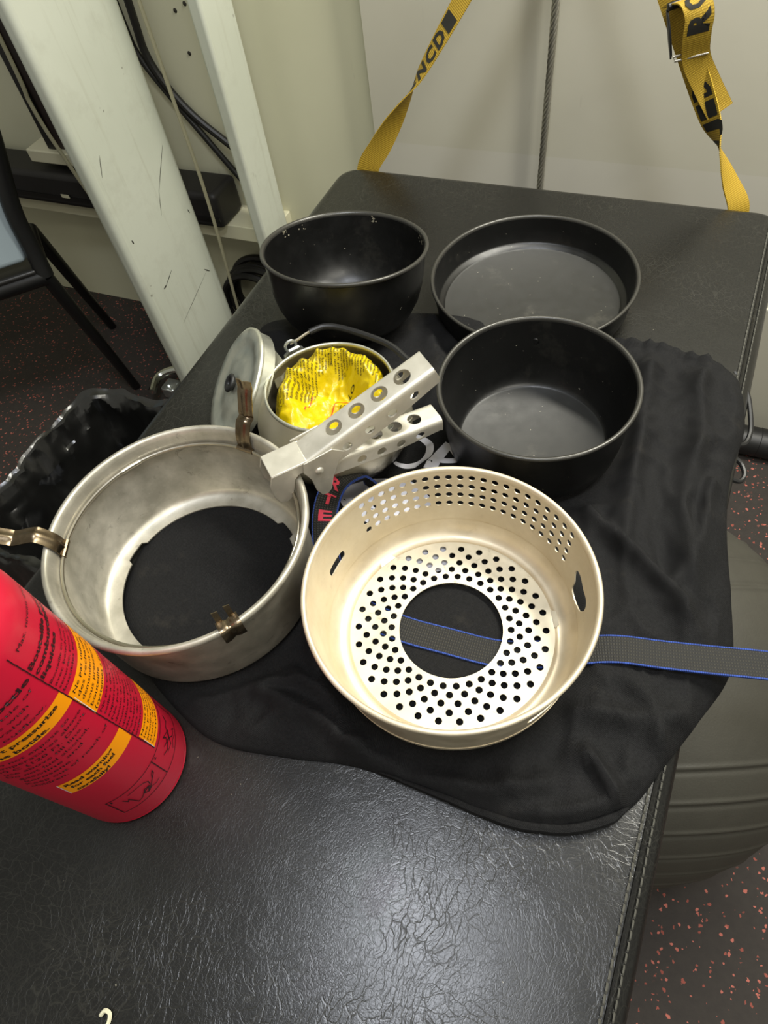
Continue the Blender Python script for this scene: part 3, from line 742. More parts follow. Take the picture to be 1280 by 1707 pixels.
jaw = jw.build('jaw', M_alu_grip, grip, bevel=0.0006, bseg=2)
for s in (-1, 1):
    ear = [(0.010, 0.0145), (-0.024, 0.0145), (-0.0275, 0.004), (-0.0275, -0.010), (-0.024, -0.019), (-0.018, -0.0215), (-0.0125, -0.019), (-0.0085, -0.008), (-0.006, 0.0005), (-0.002, 0.0042), (0.004, 0.0042), (0.008, 0.006)]
    MB().plate(ear, eb * (s * 0.0125), ea, ez, 0.0015).build('jaw_ear', M_alu_grip, jaw, bevel=0.0004, bseg=2)
    lobe = [(0.004, 0.016), (0.030, 0.019), (0.040, 0.010), (0.034, 0.004), (0.026, -0.012), (0.021, -0.028), (0.017, -0.032), (0.012, -0.031), (0.008, -0.022), (0.0065, -0.006), (0.002, 0.006)]
    MB().plate(lobe, eb * (s * 0.0150), ea, ez, 0.0015).build('clamp_cheek', M_alu_grip, jaw, bevel=0.0004, bseg=2)
    Mx = Matrix.Translation(ea * 0.015 + ez * 0.001 + eb * (s * 0.0156)) @ (eb * s).to_track_quat('Z', 'Y').to_matrix().to_4x4()
    MB().lathe([(0.0, 0.0022), (0.0022, 0.0019), (0.0036, 0.0008), (0.0038, 0.0)], 20, M=Mx).build('rivet', M_alu_grip, jaw, merge=1e-6, angle=60)

# ------------------------------------------------------------------ black pots
def vessel(name, label, cat, loc, prof, rimprof, rot=None, mat=None):
    t = thing(name, label, cat, loc, rot)
    MB().lathe(prof, 128, True).build('vessel_body', mat or M_black, t, merge=1e-6, angle=60)
    MB().lathe(rimprof, 128, True).build('rim', M_rimblack, t, angle=70)
    return t
pot = vessel('saucepan', 'deep black nonstick saucepan standing on the bag right of the gripper', 'saucepan', (-.080, .437, Z0),
    [(0.0001, 0), (0.066, 0), (0.076, .0035), (.0815, .011), (.0845, .03), (.0868, .06), (.0876, .0762), (.0862, .0762), (.0852, .06), (.0828, .03), (.0795, .014), (.0745, .006), (.0715, .0025), (.0690, .0016), (0.0001, .0016)],
    [(.0876, .0750), (.0896, .0756), (.0909, .0774), (.0908, .0792), (.0893, .0802), (.0874, .0796), (.0863, .0775), (.0866, .0752)])
MB().lathe([(0.0001, .0021), (.0690, .0021), (.0705, .0027)], 96).build('cooking_surface', M_dusty, pot, merge=1e-6, angle=60)
MB().lathe([(0, .0012), (.0032, .0010), (.0042, 0)], 16, M=Matrix.Translation((-0.022, 0.0822, 0.052)) @ Matrix.Rotation(PI / 2, 4, 'X')).build('rivet', M_black, pot, merge=1e-6)
pan = vessel('frying_pan', 'wide shallow black frying pan lying at the back of the bench', 'pan', (-.136, .642, .6250),
    [(0.0001, 0), (.100, 0), (.1065, .002), (.1095, .0065), (.1120, .025), (.1128, .0370), (.1112, .0370), (.1105, .025), (.1078, .0085), (.1062, .0062), (.1030, .0058), (.1008, .0030), (.0980, .0016), (0.0001, .0016)],
    [(.1128, .0358), (.1146, .0364), (.1159, .0380), (.1157, .0396), (.1144, .0404), (.1126, .0398), (.1114, .0378), (.1116, .0360)])
MB().lathe([(0.0001, .0021), (.0985, .0021), (.1003, .0030)], 96).build('cooking_surface', M_dusty, pan, merge=1e-6, angle=60)
bowl = vessel('cooking_bowl', 'tall round-bottomed black cooking bowl tilted back at the left rear of the bench', 'bowl', (-.3275, .5488, .6345),
    [(0.0001, 0), (.044, 0), (.056, .0022), (.066, .0080), (.0745, .0175), (.0810, .031), (.0850, .047), (.0872, .066), (.0884, .0865), (.0868, .0865), (.0856, .066), (.0834, .047), (.0795, .0325), (.0732, .0195), (.0650, .0105), (.0555, .0045), (.044, .0020), (0.0001, .0018)],
    [(.0884, .0848), (.0906, .0856), (.0920, .0874), (.0918, .0894), (.0903, .0904), (.0884, .0898), (.0872, .0876), (.0874, .0850)], rot=(-0.1795, 0.0022, 0))
chips = MB()
for a, n in ((168, 7), (150, 4), (95, 6), (38, 7), (30, 3)):
    for k in range(n):
        t = math.radians(a + random.uniform(-5, 5)); r = .0871 + random.uniform(-.0006, .0002); z = random.uniform(.0795, .0868); s = random.uniform(.0007, .0016)
        c = Vector((r * math.cos(t), r * math.sin(t), z)); e1 = Vector((-math.sin(t), math.cos(t), 0)); e2 = Vector((0, 0, 1))
        poly = [c - Vector((math.cos(t), math.sin(t), 0)) * 0.0008 + e1 * s * math.cos(q * PI / 3) * random.uniform(.6, 1.5) + e2 * s * math.sin(q * PI / 3) * random.uniform(.5, 1.1) for q in range(6)]
        chips.add(poly, [(0, 1, 2, 3, 4, 5)])
chips.build('coating_chips', M_chip, bowl, smooth=False)['kind'] = 'stuff'

# ------------------------------------------------------------------ kettle with its lid
kt = thing('kettle', 'small round aluminium camping kettle with sooty base, open and stuffed', 'kettle', (-.2655, .3795, .6262), rot=(-0.05, 0.0, 0))
MB().lathe([(0.0001, 0), (.056, 0), (.064, .003), (.0715, .011), (.0762, .022), (.0775, .032), (.0765, .042), (.0720, .056), (.0655, .067), (.0618, .0735), (.0600, .0735), (.0640, .066), (.0705, .055), (.0748, .042), (.0758, .032), (.0745, .023), (.0700, .0125), (.0630, .0050), (.056, .0020), (0.0001, .0018)], 128, True).build('kettle_body', M_kettle, kt, merge=1e-6, angle=60)
MB().lathe([(.0612, .0722), (.0622, .0742), (.0624, .0762), (.0614, .0776), (.0600, .0774), (.0594, .0758), (.0596, .0730)], 128, True).build('kettle_rim', M_alu_lid, kt, angle=70)
# lugs, spout and wire bail folded behind the rim
def lug(deg):
    t = math.radians(deg); er = Vector((math.cos(t), math.sin(t), 0)); et = Vector((-math.sin(t), math.cos(t), 0)); c = er * 0.0740 + Vector((0, 0, .0665))
    o = MB().plate([(-.011, -.012), (.011, -.012), (.011, .004), (.006, .011), (-.006, .011), (-.011, .004)], c, et, (er * -0.45 + Vector((0, 0, 0.89))).normalized(), 0.0030).build('lug', M_zinc, kt, bevel=0.0004, bseg=2)
    MB().tube([c + er * 0.003 + et * (0.006 * math.cos(a * PI / 8)) + Vector((0, 0, 0.008 + 0.006 * math.sin(a * PI / 8))) for a in range(-2, 13)], 0.0016, 8).build('lug_eye', M_zinc, o)
    return c + er * 0.004 + Vector((0, 0, 0.010))
A1 = lug(146); A2 = lug(-22)
spd = Vector((math.cos(math.radians(163)), math.sin(math.radians(163)), 0)); spt = Vector((-spd.y, spd.x, 0))
MB().grid(lambda u, v: spd * (0.066 + 0.015 * v) + spt * ((u) * (0.013 * (1 - 0.55 * v))) + Vector((0, 0, 0.048 + 0.022 * v + 0.010 * abs(u) * v - 0.004 * (1 - abs(u)))), [-1, -0.6, -0.3, 0, 0.3, 0.6, 1], [0, .25, .5, .75, 1]).build('spout', M_alu_lid, kt, solid=0.0012)
def bail(deg, r, z): t = math.radians(deg); return Vector((r * math.cos(t), r * math.sin(t), z))
wire_pts = [A1, bail(139, .078, .0775), bail(129, .082, .0790), bail(118, .0845, .0800), bail(104, .080, .0795), bail(75, .0745, .079), bail(58, .0765, .0785), bail(40, .080, .078), bail(20, .082, .077), bail(0, .081, .075), bail(-14, .078, .073), A2]
MB().tube(catmull(wire_pts, 8), 0.0017, 8).build('bail_wire', M_wire, kt)
MB().tube(catmull(wire_pts[2:8], 8), 0.0033, 10).build('bail_sleeve', M_rubber, kt)
# lid leaning on the kettle
ln = Vector((-0.636, -0.407, 0.656)).normalized()
lid = thing('kettle_cover', 'pale aluminium kettle lid with black knob leaning against the kettle', 'lid', (-.3760, .382, .6725))
lid.rotation_euler = ln.to_track_quat('Z', 'Y').to_euler()
MB().lathe([(0.0001, .0042), (.022, .0042), (.028, .0036), (.034, .0020), (.044, .0020), (.0485, .0040), (.0585, .0044), (.0606, .0032), (.0608, .0004), (.0602, -.0006), (.0588, -.0010), (.0582, -.0130), (.0572, -.0134), (.0566, -.0010), (.034, .0004), (.022, .0024), (0.0001, .0026)], 96, True).build('lid_plate', M_alu_lid, lid, merge=1e-6, angle=60)
MB().lathe([(0.0001, .0078), (.0040, .0080), (.0048, .0100), (.0080, .0110), (.0098, .0096), (.0100, .0080), (.0070, .0052), (.0066, .0040), (0.0001, .0040)], 32, True).build('knob', M_rubber, lid, merge=1e-6, angle=60)

# ------------------------------------------------------------------ yellow printed plastic bag in the kettle
yb = thing('plastic_bag', 'crumpled yellow printed plastic bag stuffed into the kettle', 'bag', (-.2655, .3835, .6905))
def yz(x, y):
    r = math.hypot(x, y); a = math.degrees(math.atan2(y, x))
    wob = 0.004 * noise.noise(Vector((math.cos(math.radians(a)) * 1.7, math.sin(math.radians(a)) * 1.7, 0.4)))
    da = abs((a - 118 + 180) % 360 - 180)
    crest = math.exp(-((r - .041 - wob) / .0135) ** 2) * max(0, 1 - (da / 140) ** 2.4)
    fold = math.exp(-((y - 0.012 - 0.35 * x) / .006) ** 2) * math.exp(-((x + .030) / .02) ** 2)
    hollow = -0.015 * math.exp(-(((x - .004) / .022) ** 2 + ((y + .006) / .026) ** 2))
    n = noise.noise(Vector((x * 48 + 1, y * 48, 2.1))); n2 = noise.noise(Vector((x * 105 + 4, y * 105, 5.2))); n3 = noise.noise(Vector((x * 260, y * 260, 8)))
    k = 0.55 + 0.45 * crest
    cr = ((1 - abs(n) * 2.8) * 0.0066 + (1 - abs(n2) * 2.6) * 0.0022) * k + n3 * 0.0004
    edge = -0.024 * max(0, (r - .049) / .010) ** 2 * (0.45 + 0.55 * max(0, 1 - (da / 120) ** 2))
    return 0.021 * crest - 0.006 * fold + hollow + cr + edge - 0.008
mby = MB()
mby.grid(lambda u, v: (v * math.cos(u), v * math.sin(u), yz(v * math.cos(u), v * math.sin(u))), [2 * PI * k / 160 for k in range(160)], [0.0004 + 0.0586 * k / 60 for k in range(61)], closed_u=True)
mby.build('bag_film', M_yellow, yb, angle=180)
tx = MB()
def ypt(x, y, o=0.0006):
    e = 0.001; nx = (yz(x + e, y) - yz(x - e, y)) / (2 * e); ny = (yz(x, y + e) - yz(x, y - e)) / (2 * e); n = Vector((-nx, -ny, 1)).normalized()
    return Vector((x, y, yz(x, y))) + n * o
WORDS = 'combustible liquide de la bouteille pour utiliser avec soin ne pas mettre dans le feu conserver hors de portee des enfants risque de brulure attention aux doigts veiller a bien fermer warnung vor gebrauch lesen gefahr durch plastik keep away from children to avoid danger of suffocation'.split()
wi = 0
rd = Vector((0.28, -0.96)).normalized(); sd = Vector((0.96, 0.28)).normalized()   # print runs across the folded band
kx_ = -0.056
while kx_ < 0.05:
    st0 = None; d = 0.0
    while d < 0.115:
        p = sd * kx_ - rd * 0.056 + rd * d
        if p.length < 0.0560: st0 = d; break
        d += 0.0005
    if st0 is not None:
        L_ = 0.0 
        while (sd * kx_ - rd * 0.056 + rd * (st0 + L_ + 0.0015)).length < 0.0560 and L_ < (0.052 if kx_ < -0.018 else 0.027 + 0.004 * math.sin(kx_ * 300)): L_ += 0.001
        if L_ > 0.008:
            s_ = ''
            while len(s_) < L_ / 0.0017: s_ += WORDS[wi % len(WORDS)] + ' '; wi += 1
            def fn(u, v, k=kx_, st0=st0):
                p = sd * (k + v) - rd * 0.056 + rd * (st0 + u); return ypt(p.x, p.y)
            put_text(tx, s_.strip(), fn, 0.0020, L_, 0.004, maxedge=0.002)
    kx_ += 0.0031
for k, s in enumerate(('WARNING', 'A.B.')):
    put_text(tx, s, lambda u, v, k=k: ypt(0.0055 + 0.004 * k + v, 0.004 - u), 0.0019, 0.0135 if k == 0 else 0.006, 0.01, maxedge=0.002)
put_text(tx, 'TO', lambda u, v: ypt(0.0085 + u * 0.5 + v * 0.6, 0.0135 + u * 0.9 - v * 0.5), 0.0048, 0.010, 0.01, maxedge=0.002)
tx.build('printed_text', M_inkdark, yb, angle=180)['kind'] = 'stuff'
rl = MB()
def line_on(fn, a, b, w, n=20):
    a, b = Vector(a), Vector(b); nn = Vector((-(b - a).y, (b - a).x)).normalized() * w
    rl = MB(); rl.grid(lambda u, v: fn(*(a.lerp(b, u) + nn * v)), [k / n for k in range(n + 1)], [-1, 1]); rl.build('red_line', M_redline, yb, angle=180)
line_on(ypt, (0.000, 0.006), (-0.001, -0.018), 0.0004); line_on(ypt, (0.000, 0.006), (0.020, 0.010), 0.0004); line_on(ypt, (-0.020, -0.002), (-0.019, -0.022), 0.0004)

# ------------------------------------------------------------------ red fuel bottle
BR = 0.0452
btl = thing('fuel_bottle', 'tall red plastic fuel bottle with orange printed warning panels standing on the bench', 'bottle', (-.2900, .0275, BZ + 0.0006))
MB().lathe([(0.0001, .003), (.036, .003), (.0405, .0003), (.0432, .0006), (.0446, .0030), (.0449, .0048), (.0445, .0056), (.0448, .0066), (BR, .0090), (BR, .238), (.0445, .246), (.0415, .254), (.034, .264), (.0255, .272), (.0225, .278), (.0225, .290), (.0001, .290)], 128).build('bottle_body', M_red, btl, merge=1e-6, angle=50)
MB().lathe([(.0240, .281), (.0250, .283), (.0250, .308), (.0235, .311), (0.0001, .311)], 48).build('cap', M_plasticblack, btl, merge=1e-6)
DV = math.radians(9.0)
def bt(phi0, z0, o=0.00025): return lambda u, v: ((BR + o) * math.cos(phi0 + u / BR), (BR + o) * math.sin(phi0 + u / BR), z0 - BZ + v)
def bpanel(mb, d0, d1, z0, z1, o=0.0002):
    f = bt(0, BZ, o); mb.grid(lambda u, v: f(math.radians(u) * BR, v - BZ), [d0 + (d1 - d0) * k / 24 for k in range(25)], [z0, (z0 + z1) / 2, z1])
D = math.degrees
for d0, d1, z0, z1 in ((-62, 8.6, .7952, .8095), (-51, 11.0, .7182, .7370), (9.6, 84, .7680, .8010), (14.0, 96, .6825, .7085)):
    m_ = MB(); bpanel(m_, d0, d1, z0, z1); m_.build('orange_panel', M_orange, btl, angle=60)
for q in ((10.3, 10.8, .7680, .7945), (14.0, 14.5, .6825, .700), (-51.6, -51.0, .7182, .7370)):
    wl_ = MB(); bpanel(wl_, *q, .0003); wl_.build('white_line', M_whiteprint, btl)
ln_ = MB()
for k in range(24):
    za = .858 - (.858 - .682) * k / 24; zb = .858 - (.858 - .682) * (k + 1) / 24; da = 6.5 + (14.0 - 6.5) * k / 24
    bpanel(ln_, da - 0.42, da + 0.42, zb, za, .0003)
bpanel(ln_, -47, 118, .6778, .6786, .0003); bpanel(ln_, -47, 118, .6478, .6486, .0003)
for d in (-47, 2.5, 60, 118): bpanel(ln_, d - 0.5, d + 0.5, .648, .6786, .0003)
ln_.build('frame_lines', M_ink, btl)['kind'] = 'stuff'
tb = MB(); to = MB()
def bl(mb, s, d, z, h, wdeg, right=False, bold=0.02):
    w = math.radians(wdeg) * BR
    put_text(mb, s, bt(math.radians(d), z, .0004), h, w, bold, anchor=1.0 if right else 0.0, maxedge=0.0025)
FR = [('Max. niveau d\'alcool', 14, .853, .0028, 62, 0), ('Bouteille pour', 9, .8382, .0036, 62, .03), ('combustibles', 9, .8322, .0036, 58, .03), ('liquides', 9, .8262, .0036, 34, .03),
      ('Bouteille en polyethylene', 9.5, .8188, .0023, 64, 0), ('avec bouchon de', 10, .8142, .0023, 52, 0), ('securite, pour com-', 10.3, .8098, .0023, 58, 0), ('bustibles liquides.', 10.6, .8054, .0023, 56, 0)]
for s, d, z, h, w, b in FR: bl(tb, s, d, z, h, w, False, b)
for k, s in enumerate(('Ne pas utiliser avec', 'des rechauds qui', 'demandent une mise', 'sous pression de la', 'bouteille', '(systemes a pompe)')):
    bl(to, s, 13, .7958 - k * .0053, .0030, 64 if k != 4 else 30, False, 0.0)
for k, s in enumerate(('Ne pas exposer la bou-', 'teille a des temp. +50', 'superieures a 50 C.', 'Ne pas remplir au-', 'dessus du niveau maxi-', 'mum indique. A ne pas', 'utiliser pour alcool,', 'du petrole et de', 'l\'essence. Conserver', 'hors de la portee des', 'enfants.')):
    bl(tb, s, 13.2, .7630 - k * .00505, .0026, 70 if k != 10 else 28, False, 0.0)
for k, s in enumerate(('Notez attentivement', 'les precautions a', 'prendre pour l\'utilisa-', 'tion de chaque', 'combustible!')):
    bl(to, s, 16, .7048 - k * .0047, .0027, 66, False, 0.0)
EN = [('Fuel Bottle', 4.5, .8360, .0040, 66, .03), ('Plastic fuel Bottle of', 0.5, .8298, .0026, 84, 0), ('polyethylene with', -9, .8240, .0026, 66, 0), ('safety valve', -13, .8184, .0026, 52, 0), ('to release outflow.', -3, .8128, .0026, 78, 0),
      ('Do not expose to', -3, .7888, .0029, 60, 0), ('temperatures above', 6, .7836, .0029, 72, 0), ('50 C (120 F). Don\'t', 6, .7782, .0029, 72, 0), ('use above fill line.', -3, .7728, .0029, 62, 0), ('Do not fuel alcohol,', -1, .7674, .0029, 66, 0), ('gasoline and', -12, .7620, .0029, 50, 0), ('kerosene. ', -25, .7566, .0029, 36, 0), ('Keep out of reach of', 8, .7512, .0029, 72, 0), ('children.', -36, .7458, .0029, 28, 0)]
for s, d, z, h, w, b in EN: bl(tb, s, d, z, h, w, True, b)
bl(to, "Don't pressurize", 0, .8040, .0036, 62, True, .03); bl(to, 'the bottle.', -14, .7972, .0036, 42, True, .03)
bl(to, 'Read warning', -5, .7312, .0036, 43, True, .03); bl(to, 'for each fuel', -7, .7256, .0036, 39, True, .03); bl(to, 'carefully!', -16, .7198, .0036, 29, True, .03)
bl(tb, '1', -44.5, .6740, .0030, 1.4); bl(tb, '2', 5.5, .6740, .0030, 2.4); bl(tb, '3', 63, .6740, .0030, 2.4)
tb.build('printed_text', M_ink, btl, angle=180)['kind'] = 'stuff'; to.build('printed_text', M_ink2, btl, angle=180)['kind'] = 'stuff'
pg = MB()
def stroke(pts, w=0.00035):
    pts = [Vector((math.radians(d) * BR, z)) for d, z in pts]; f = bt(0, BZ, .0004)
    for a, b in zip(pts, pts[1:]):
        n = Vector((-(b - a).y, (b - a).x)).normalized() * w; e = (b - a).normalized() * w
        q = [a - n - e, a + n - e, b + n + e, b - n + e]; pg.add([f(p.x, p.y - BZ) for p in q], [(0, 1, 2, 3)])
stroke([(-37, .669), (-35, .663), (-33, .666), (-30, .6535), (-26, .6545), (-22, .658)]); stroke([(-30, .672), (-22, .672), (-15, .670), (-12, .666), (-13, .661)])
stroke([(-22, .658), (-19, .662), (-15, .661), (-14, .657), (-18, .655), (-22, .658), (-15, .661), (-18, .655), (-13, .659)], 0.0005); stroke([(-13, .659), (-8, .664), (-4, .667), (-3, .671), (-6, .668), (-8, .664)]); stroke([(-14, .657), (-9, .6545), (-5, .6555)])
pg.build('pictogram', M_ink, btl, angle=180)['kind'] = 'stuff'; pg = MB()
stroke([(26, .672), (28, .667), (24, .663), (30, .661), (36, .664), (30, .669), (26, .672)], 0.0004); stroke([(20, .667), (30, .662), (38, .668), (44, .666), (48, .670)], 0.0005); stroke([(30, .661), (34, .655), (42, .652), (40, .656)]); stroke([(18, .659), (26, .657), (30, .661)]); stroke([(14, .664), (20, .6605), (26, .6645)], 0.0005); stroke([(24, .652), (30, .6545), (36, .651)])
pg.build('pictogram', M_ink, btl, angle=180)['kind'] = 'stuff'; pg = MB()
stroke([(78, .668), (88, .662), (96, .666)]); stroke([(80, .656), (90, .660), (100, .655)])
pg.build('pictogram', M_ink, btl, angle=180)['kind'] = 'stuff'

# ------------------------------------------------------------------ yellow straps holding the bench
def text_on(rib, s, d0, cell, h, off, flip, direction, parent):
    d = d0
    for ch in s:
        mb = MB(); put_text(mb, ch, lambda u, v: rib.at(d + u * direction, flip * (v - h / 2) / (rib.w / 2), off), h, cell * 0.82, 0.045, maxedge=0.004)
        mb.build('woven_letter', M_weavetext, parent, angle=180); d += cell * direction


M_weavetext = simple('black_woven_letters', '17150e', 0.8)
FV = Vector((-0.42, 0.76, -0.46)).normalized()
def twisted(pts, angs, w):
    pts = [Vector(p) for p in pts]; wd = []
    for i, a in enumerate(angs):
        T = (pts[min(i + 1, len(pts) - 1)] - pts[max(0, i - 1)]).normalized(); w0 = T.cross(FV).normalized()
        wd.append(Matrix.Rotation(math.radians(a), 3, T) @ w0)
    return Ribbon(pts, wd, w, 0.0016, 10)
def along(a, b, ts): a, b = Vector(a), Vector(b); return [a + (b - a) * t for t in ts]
TS = (0.0, 0.15, 0.3, 0.45, 0.6, 0.8, 1.0, 1.25, 1.5, 1.82)
sl = thing('tie_strap', 'yellow webbing strap rising from the left rear corner of the bench', 'strap', (0, 0, 0))
ribL = twisted([(-.462, .903, .575)] + along((-.459, .905, .612), (-.328, .970, .808), TS), [0, 0, 16, 40, 72, 108, 122, 128, 128, 128, 128], 0.033)
ribL.mesh('webbing', M_webyellow, sl)
MB().tube(catmull([(-.21, 1.020, .985), (-.20, 1.030, 1.000), (-.20, 1.06, 1.015), (-.20, 1.10, 1.02), (-.20, 1.134, 1.02)], 6), 0.006, 10).build('anchor_hook', M_zinc, sl)
text_on(ribL, 'SNCDI', 0.158, 0.022, 0.024, -0.0012, -1, 1, sl)
sr = thing('tie_strap', 'yellow webbing strap with black buckle rising from the right rear corner of the bench', 'strap', (0, 0, 0))
ribR = twisted([(.070, .901, .575)] + along((.068, .903, .612), (-.0715, .965, .815), TS), [0, 8, 30, 62, 112, 126, 130, 132, 132, 132, 132], 0.030)
ribR.mesh('webbing', M_webyellow, sr)
text_on(ribR, 'ONJID', 0.085, 0.0235, 0.022, -0.0012, -1, 1, sr)
tail = Ribbon([Vector(p) for p in ((-.068, .962, .812), (-.058, .945, .822), (-.045, .930, .826), (-.036, .924, .815), (-.034, .926, .795), (-.029, .936, .768), (-.012, .940, .742), (.006, .938, .720), (.013, .936, .712))],
              [Vector(p) for p in ((0.85, 0.35, 0.2), (0.85, 0.35, 0.2), (0.9, 0.3, 0.15), (0.94, 0.25, 0.1), (0.94, 0.3, 0.1), (0.92, 0.3, 0.15), (0.85, 0.3, 0.4), (0.8, 0.3, 0.5), (0.8, 0.3, 0.5))], 0.030, 0.0016, 8)
to_ = tail.mesh('strap_tail', M_webyellow, sr)
side = 1 if (tail.at(0.06, 0, 0.01) - tail.at(0.06, 0, 0)).dot(FV) < 0 else -1
for ch, d in (('O', 0.0335), ('R', 0.0545), ('I', 0.0705)):
    hh = 0.0205; cl = 0.018 if ch != 'I' else 0.006
    tm = MB(); put_text(tm, ch, lambda u, v, d=d, cl=cl: tail.at(d + (cl - u), (0.0102 - v) / 0.015, 0.0013 * side), hh, cl, 0.045, maxedge=0.004)
    tm.build('woven_letter', M_weavetext, to_, angle=180)
bk_ = MB(); ex_ = Vector((0.86, 0.42, 0.2)).normalized(); ey_ = Vector((0.35, -0.25, -0.90)); ey_ = (ey_ - ex_ * ey_.dot(ex_)).normalized()
for x in (-0.017, 0.015):
    bk_.plate([(-.002, 0), (.002, 0), (.0045, .014), (.005, .030), (.0025, .046), (-.0015, .050), (-.0035, .030)], Vector((-.058, .947, .818)) + ex_ * x, ey_.cross(ex_), ey_, 0.0022)
buck = bk_.build('buckle', M_buckle, sr, bevel=0.0006, bseg=2)
c_ = Vector((-.056, .944, .821))
MB().tube([c_ - ex_ * 0.019, c_ - ex_ * 0.018, c_ + ex_ * 0.018, c_ + ex_ * 0.019], [0.002, 0.0042, 0.0042, 0.002], 12).build('buckle_bar', M_buckle, buck)
kc = Vector((-.037, .943, .769)); kx = Vector((0.93, 0.30, 0.20)).normalized(); ky = Vector((0.2, -0.85, 0.1)).normalized()
MB().tube([kc + kx * a + ky * b for a, b in ((-.018, -.008), (-.018, .008), (.018, .012), (.018, -.006))], 0.0013, 8, closed=True).build('wire_keeper', M_wire, sr)

# ------------------------------------------------------------------ exercise ball
ball_o = MB(); RB = 0.2467; prof = []
lats = [21, 30, 39, 48, 57, 66, 75]
N_ = 420
for i in range(N_ + 1):
    la = -90 + 180 * i / N_; rr = RB
    for g in lats:
        for sgn_ in (-1, 1): rr += 0.0014 * math.exp(-((la - sgn_ * g) / 0.55) ** 2) - 0.0012 * math.exp(-((la - sgn_ * (g + 1.3)) / 0.6) ** 2)
    prof.append((max(1e-5, rr * math.cos(math.radians(la))), rr * math.sin(math.radians(la))))
ball_o.lathe(prof, 96)
ball = ball_o.build('exercise_ball', M_ball, merge=2e-5, angle=180)
ball.location = (.0705, .3789, RB + 0.001); ball.rotation_euler = Vector((-0.3578, 0.8695, 0.3406)).to_track_quat('Z', 'Y').to_euler()
tag(ball, 'large dark grey ribbed exercise ball on the floor beside the bench', 'ball')

# ------------------------------------------------------------------ foam roller tube by the wall
fr = thing('rubber_tube', 'black rubber covered tube with moulded blocks lying on the floor by the wall', 'tube', (0.55, 1.068, 0.0))
MB().tube([(-0.46, 0, 0.030), (-0.458, 0, 0.030), (0.458, 0, 0.030), (0.46, 0, 0.030)], [0.026, 0.030, 0.030, 0.026], 32).build('tube_body', M_rubber, fr)
def roundtube(a, x, r=0.0303): return Vector((x, -r * math.cos(a), 0.030 + r * math.sin(a)))
for k in range(12):
    x0 = -0.345 + k * 0.075
    kl = MB(); put_text(kl, 'KO', lambda u, v, x0=x0: roundtube(0.55 + v / 0.030, x0 + u, 0.0306), 0.018, 0.030, 0.02, maxedge=0.004)
    kl.build('moulded_block', M_plasticblack, fr, angle=180)['kind'] = 'stuff'
for k in range(24):
    x = -0.36 + k * 0.0375
    MB().tube([roundtube(2 * PI * i / 32, x, 0.0302) for i in range(32)], 0.0007, 6, closed=True).build('moulded_ring', M_rubber, fr)

# ------------------------------------------------------------------ waste bin with liner
bn = thing('waste_bin', 'waste bin lined with a crumpled black plastic bag left of the bench', 'bin', (-.752, .395, 0))
def rrect(a, hx, hy, p=5.0):
    c, s = math.cos(a), math.sin(a); k = 1 / (abs(c / hx) ** p + abs(s / hy) ** p) ** (1 / p); return c * k, s * k
mbn = MB(); NBN = 96
def binpt(a, v, grow=0.0):
    x, y = rrect(a, 0.135 + 0.03 * v + grow, 0.150 + 0.03 * v + grow); return (x, y, 0.33 * v)
mbn.grid(binpt, [2 * PI * k / NBN for k in range(NBN)], [k / 8 for k in range(9)], closed_u=True)
mbn.add([(rrect(2 * PI * k / NBN, 0.135, 0.150) + (0.001,)) for k in range(NBN)], [tuple(range(NBN))])
mbn.build('bin_shell', M_bin, bn, merge=1e-5, angle=60)
lb = MB()
lprof = [(0.010, 0.215), (0.011, 0.26), (0.009, 0.30), (0.007, 0.325), (0.005, 0.345), (0.000, 0.356), (-0.006, 0.352), (-0.012, 0.335), (-0.016, 0.30), (-0.020, 0.25), (-0.026, 0.18), (-0.034, 0.10), (-0.05, 0.04), (-0.12, 0.03)]
def liner(a, i):
    i = float(i); k = int(i); f = i - k; g0, z0 = lprof[k]; g1, z1 = lprof[min(k + 1, len(lprof) - 1)]; g, z = g0 + (g1 - g0) * f, z0 + (z1 - z0) * f
    x, y = rrect(a, 0.167 + g, 0.182 + g)
    q = Vector((x * 17, y * 17, z * 9)); n = noise.noise(q); n2 = noise.noise(q * 2.6 + Vector((3, 1, 7)))
    cr = (1 - 2.2 * abs(n)) * 0.016 + (1 - 2 * abs(n2)) * 0.004
    if 0.28 < z: cr *= 1.0
    L = math.hypot(x, y); zz = z + (0.010 * noise.noise(Vector((x * 22, y * 22, 5))) if z > 0.31 else 0)
    inner = 1 if k >= 6 else 0.6
    return (x * (1 - cr * inner / L), y * (1 - cr * inner / L), max(0.012, zz))
lb.grid(liner, [2 * PI * k / 220 for k in range(220)], [i / 4 for i in range(0, 4 * (len(lprof) - 1) + 1)], closed_u=True)
lb.build('liner', M_liner, bn, angle=28)

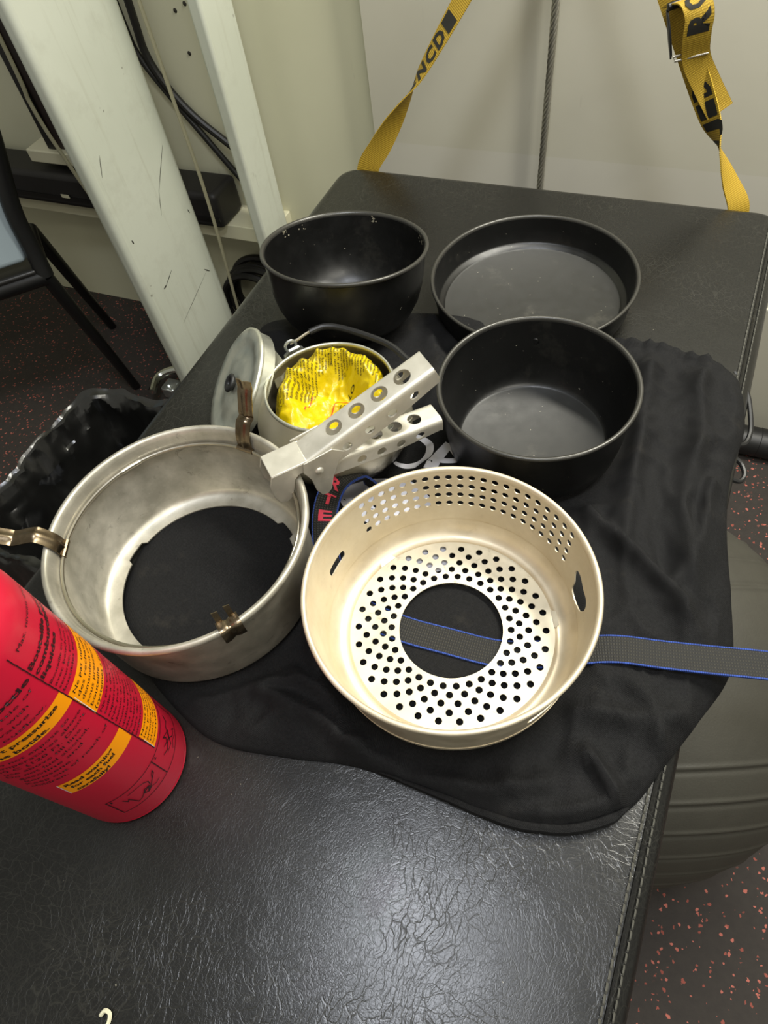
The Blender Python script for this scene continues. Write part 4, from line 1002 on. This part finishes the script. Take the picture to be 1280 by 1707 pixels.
# ------------------------------------------------------------------ chair at the far left
ch = thing('chair', 'black tube framed chair with pale blue backrest at the left edge', 'chair', (-1.15, .79, 0))
e1 = Vector((-0.707, -0.707, 0)); e2 = Vector((-0.753, 0.658, 0))
A = Vector((0.012, -0.022, 0.40))
B = A + e2 * 0.20; C_ = A + e1 * 0.42; Dd = B + e1 * 0.42
ft = {0: Vector((-0.026, 0.062, 0)), 1: Vector((-0.237, 0.246, 0))}
def leg(top, foot): MB().tube(catmull([top, top.lerp(foot, 0.5), foot], 4), [0.014, 0.014, 0.0135, 0.013, 0.0125, 0.012, 0.0115, 0.011, 0.0105], 12).build('leg', M_chairtube, ch)
leg(A, ft[0]); leg(B, ft[1]); leg(C_, ft[0] + e1 * 0.40); leg(Dd, ft[1] + e1 * 0.40)
for s_, nm in ((A, 'back_upright'), (C_, 'back_upright')):
    MB().tube(catmull([s_, s_ + Vector((-0.006, 0.010, 0.05)), s_ + Vector((-0.010, 0.022, 0.13)), s_ + Vector((0.006, 0.055, 0.26)), s_ + Vector((0.02, 0.08, 0.40))], 6), 0.017, 14).build(nm, M_chairtube, ch)
MB().tube([A, A + e1 * 0.21, C_], 0.017, 12).build('seat_rail', M_chairtube, ch)
MB().tube([B, B + e1 * 0.21, Dd], 0.013, 12).build('seat_rail', M_chairtube, ch)
MB().tube([A, B], 0.013, 12).build('seat_rail', M_chairtube, ch); MB().tube([C_, Dd], 0.013, 12).build('seat_rail', M_chairtube, ch)
st_ = MB(); st_.plate([(0.01, -0.01), (0.41, -0.01), (0.41, 0.21), (0.01, 0.21)], A + Vector((0, 0, 0.012)), e1, e2, 0.022); st_.build('seat', M_plasticblack, ch, bevel=0.006)
bp = MB(); eu = Vector((-0.02, 0.10, 0.30)).normalized()
bp.plate([(0.024, 0.035), (0.40, 0.035), (0.40, 0.36), (0.03, 0.36)], A + Vector((-0.004, 0.004, 0)), e1, eu, 0.018); bp.build('backrest', M_chairpad, ch, bevel=0.012, bseg=4)

# ------------------------------------------------------------------ crumb on the bench
cm = MB().tube(catmull([(-0.004, 0.0, 0.0015), (-0.002, 0.004, 0.003), (0.002, 0.004, 0.003), (0.0035, 0.0, 0.002), (0.0035, -0.004, 0.0015)], 5), [0.0008] + [0.0014] * 19 + [0.0006], 6).build('crumb', M_cream, loc=(-.2115, -.1155, BZ + 0.0006))
tag(cm, 'tiny pale curled crumb on the bench at the front edge of view', 'crumb')
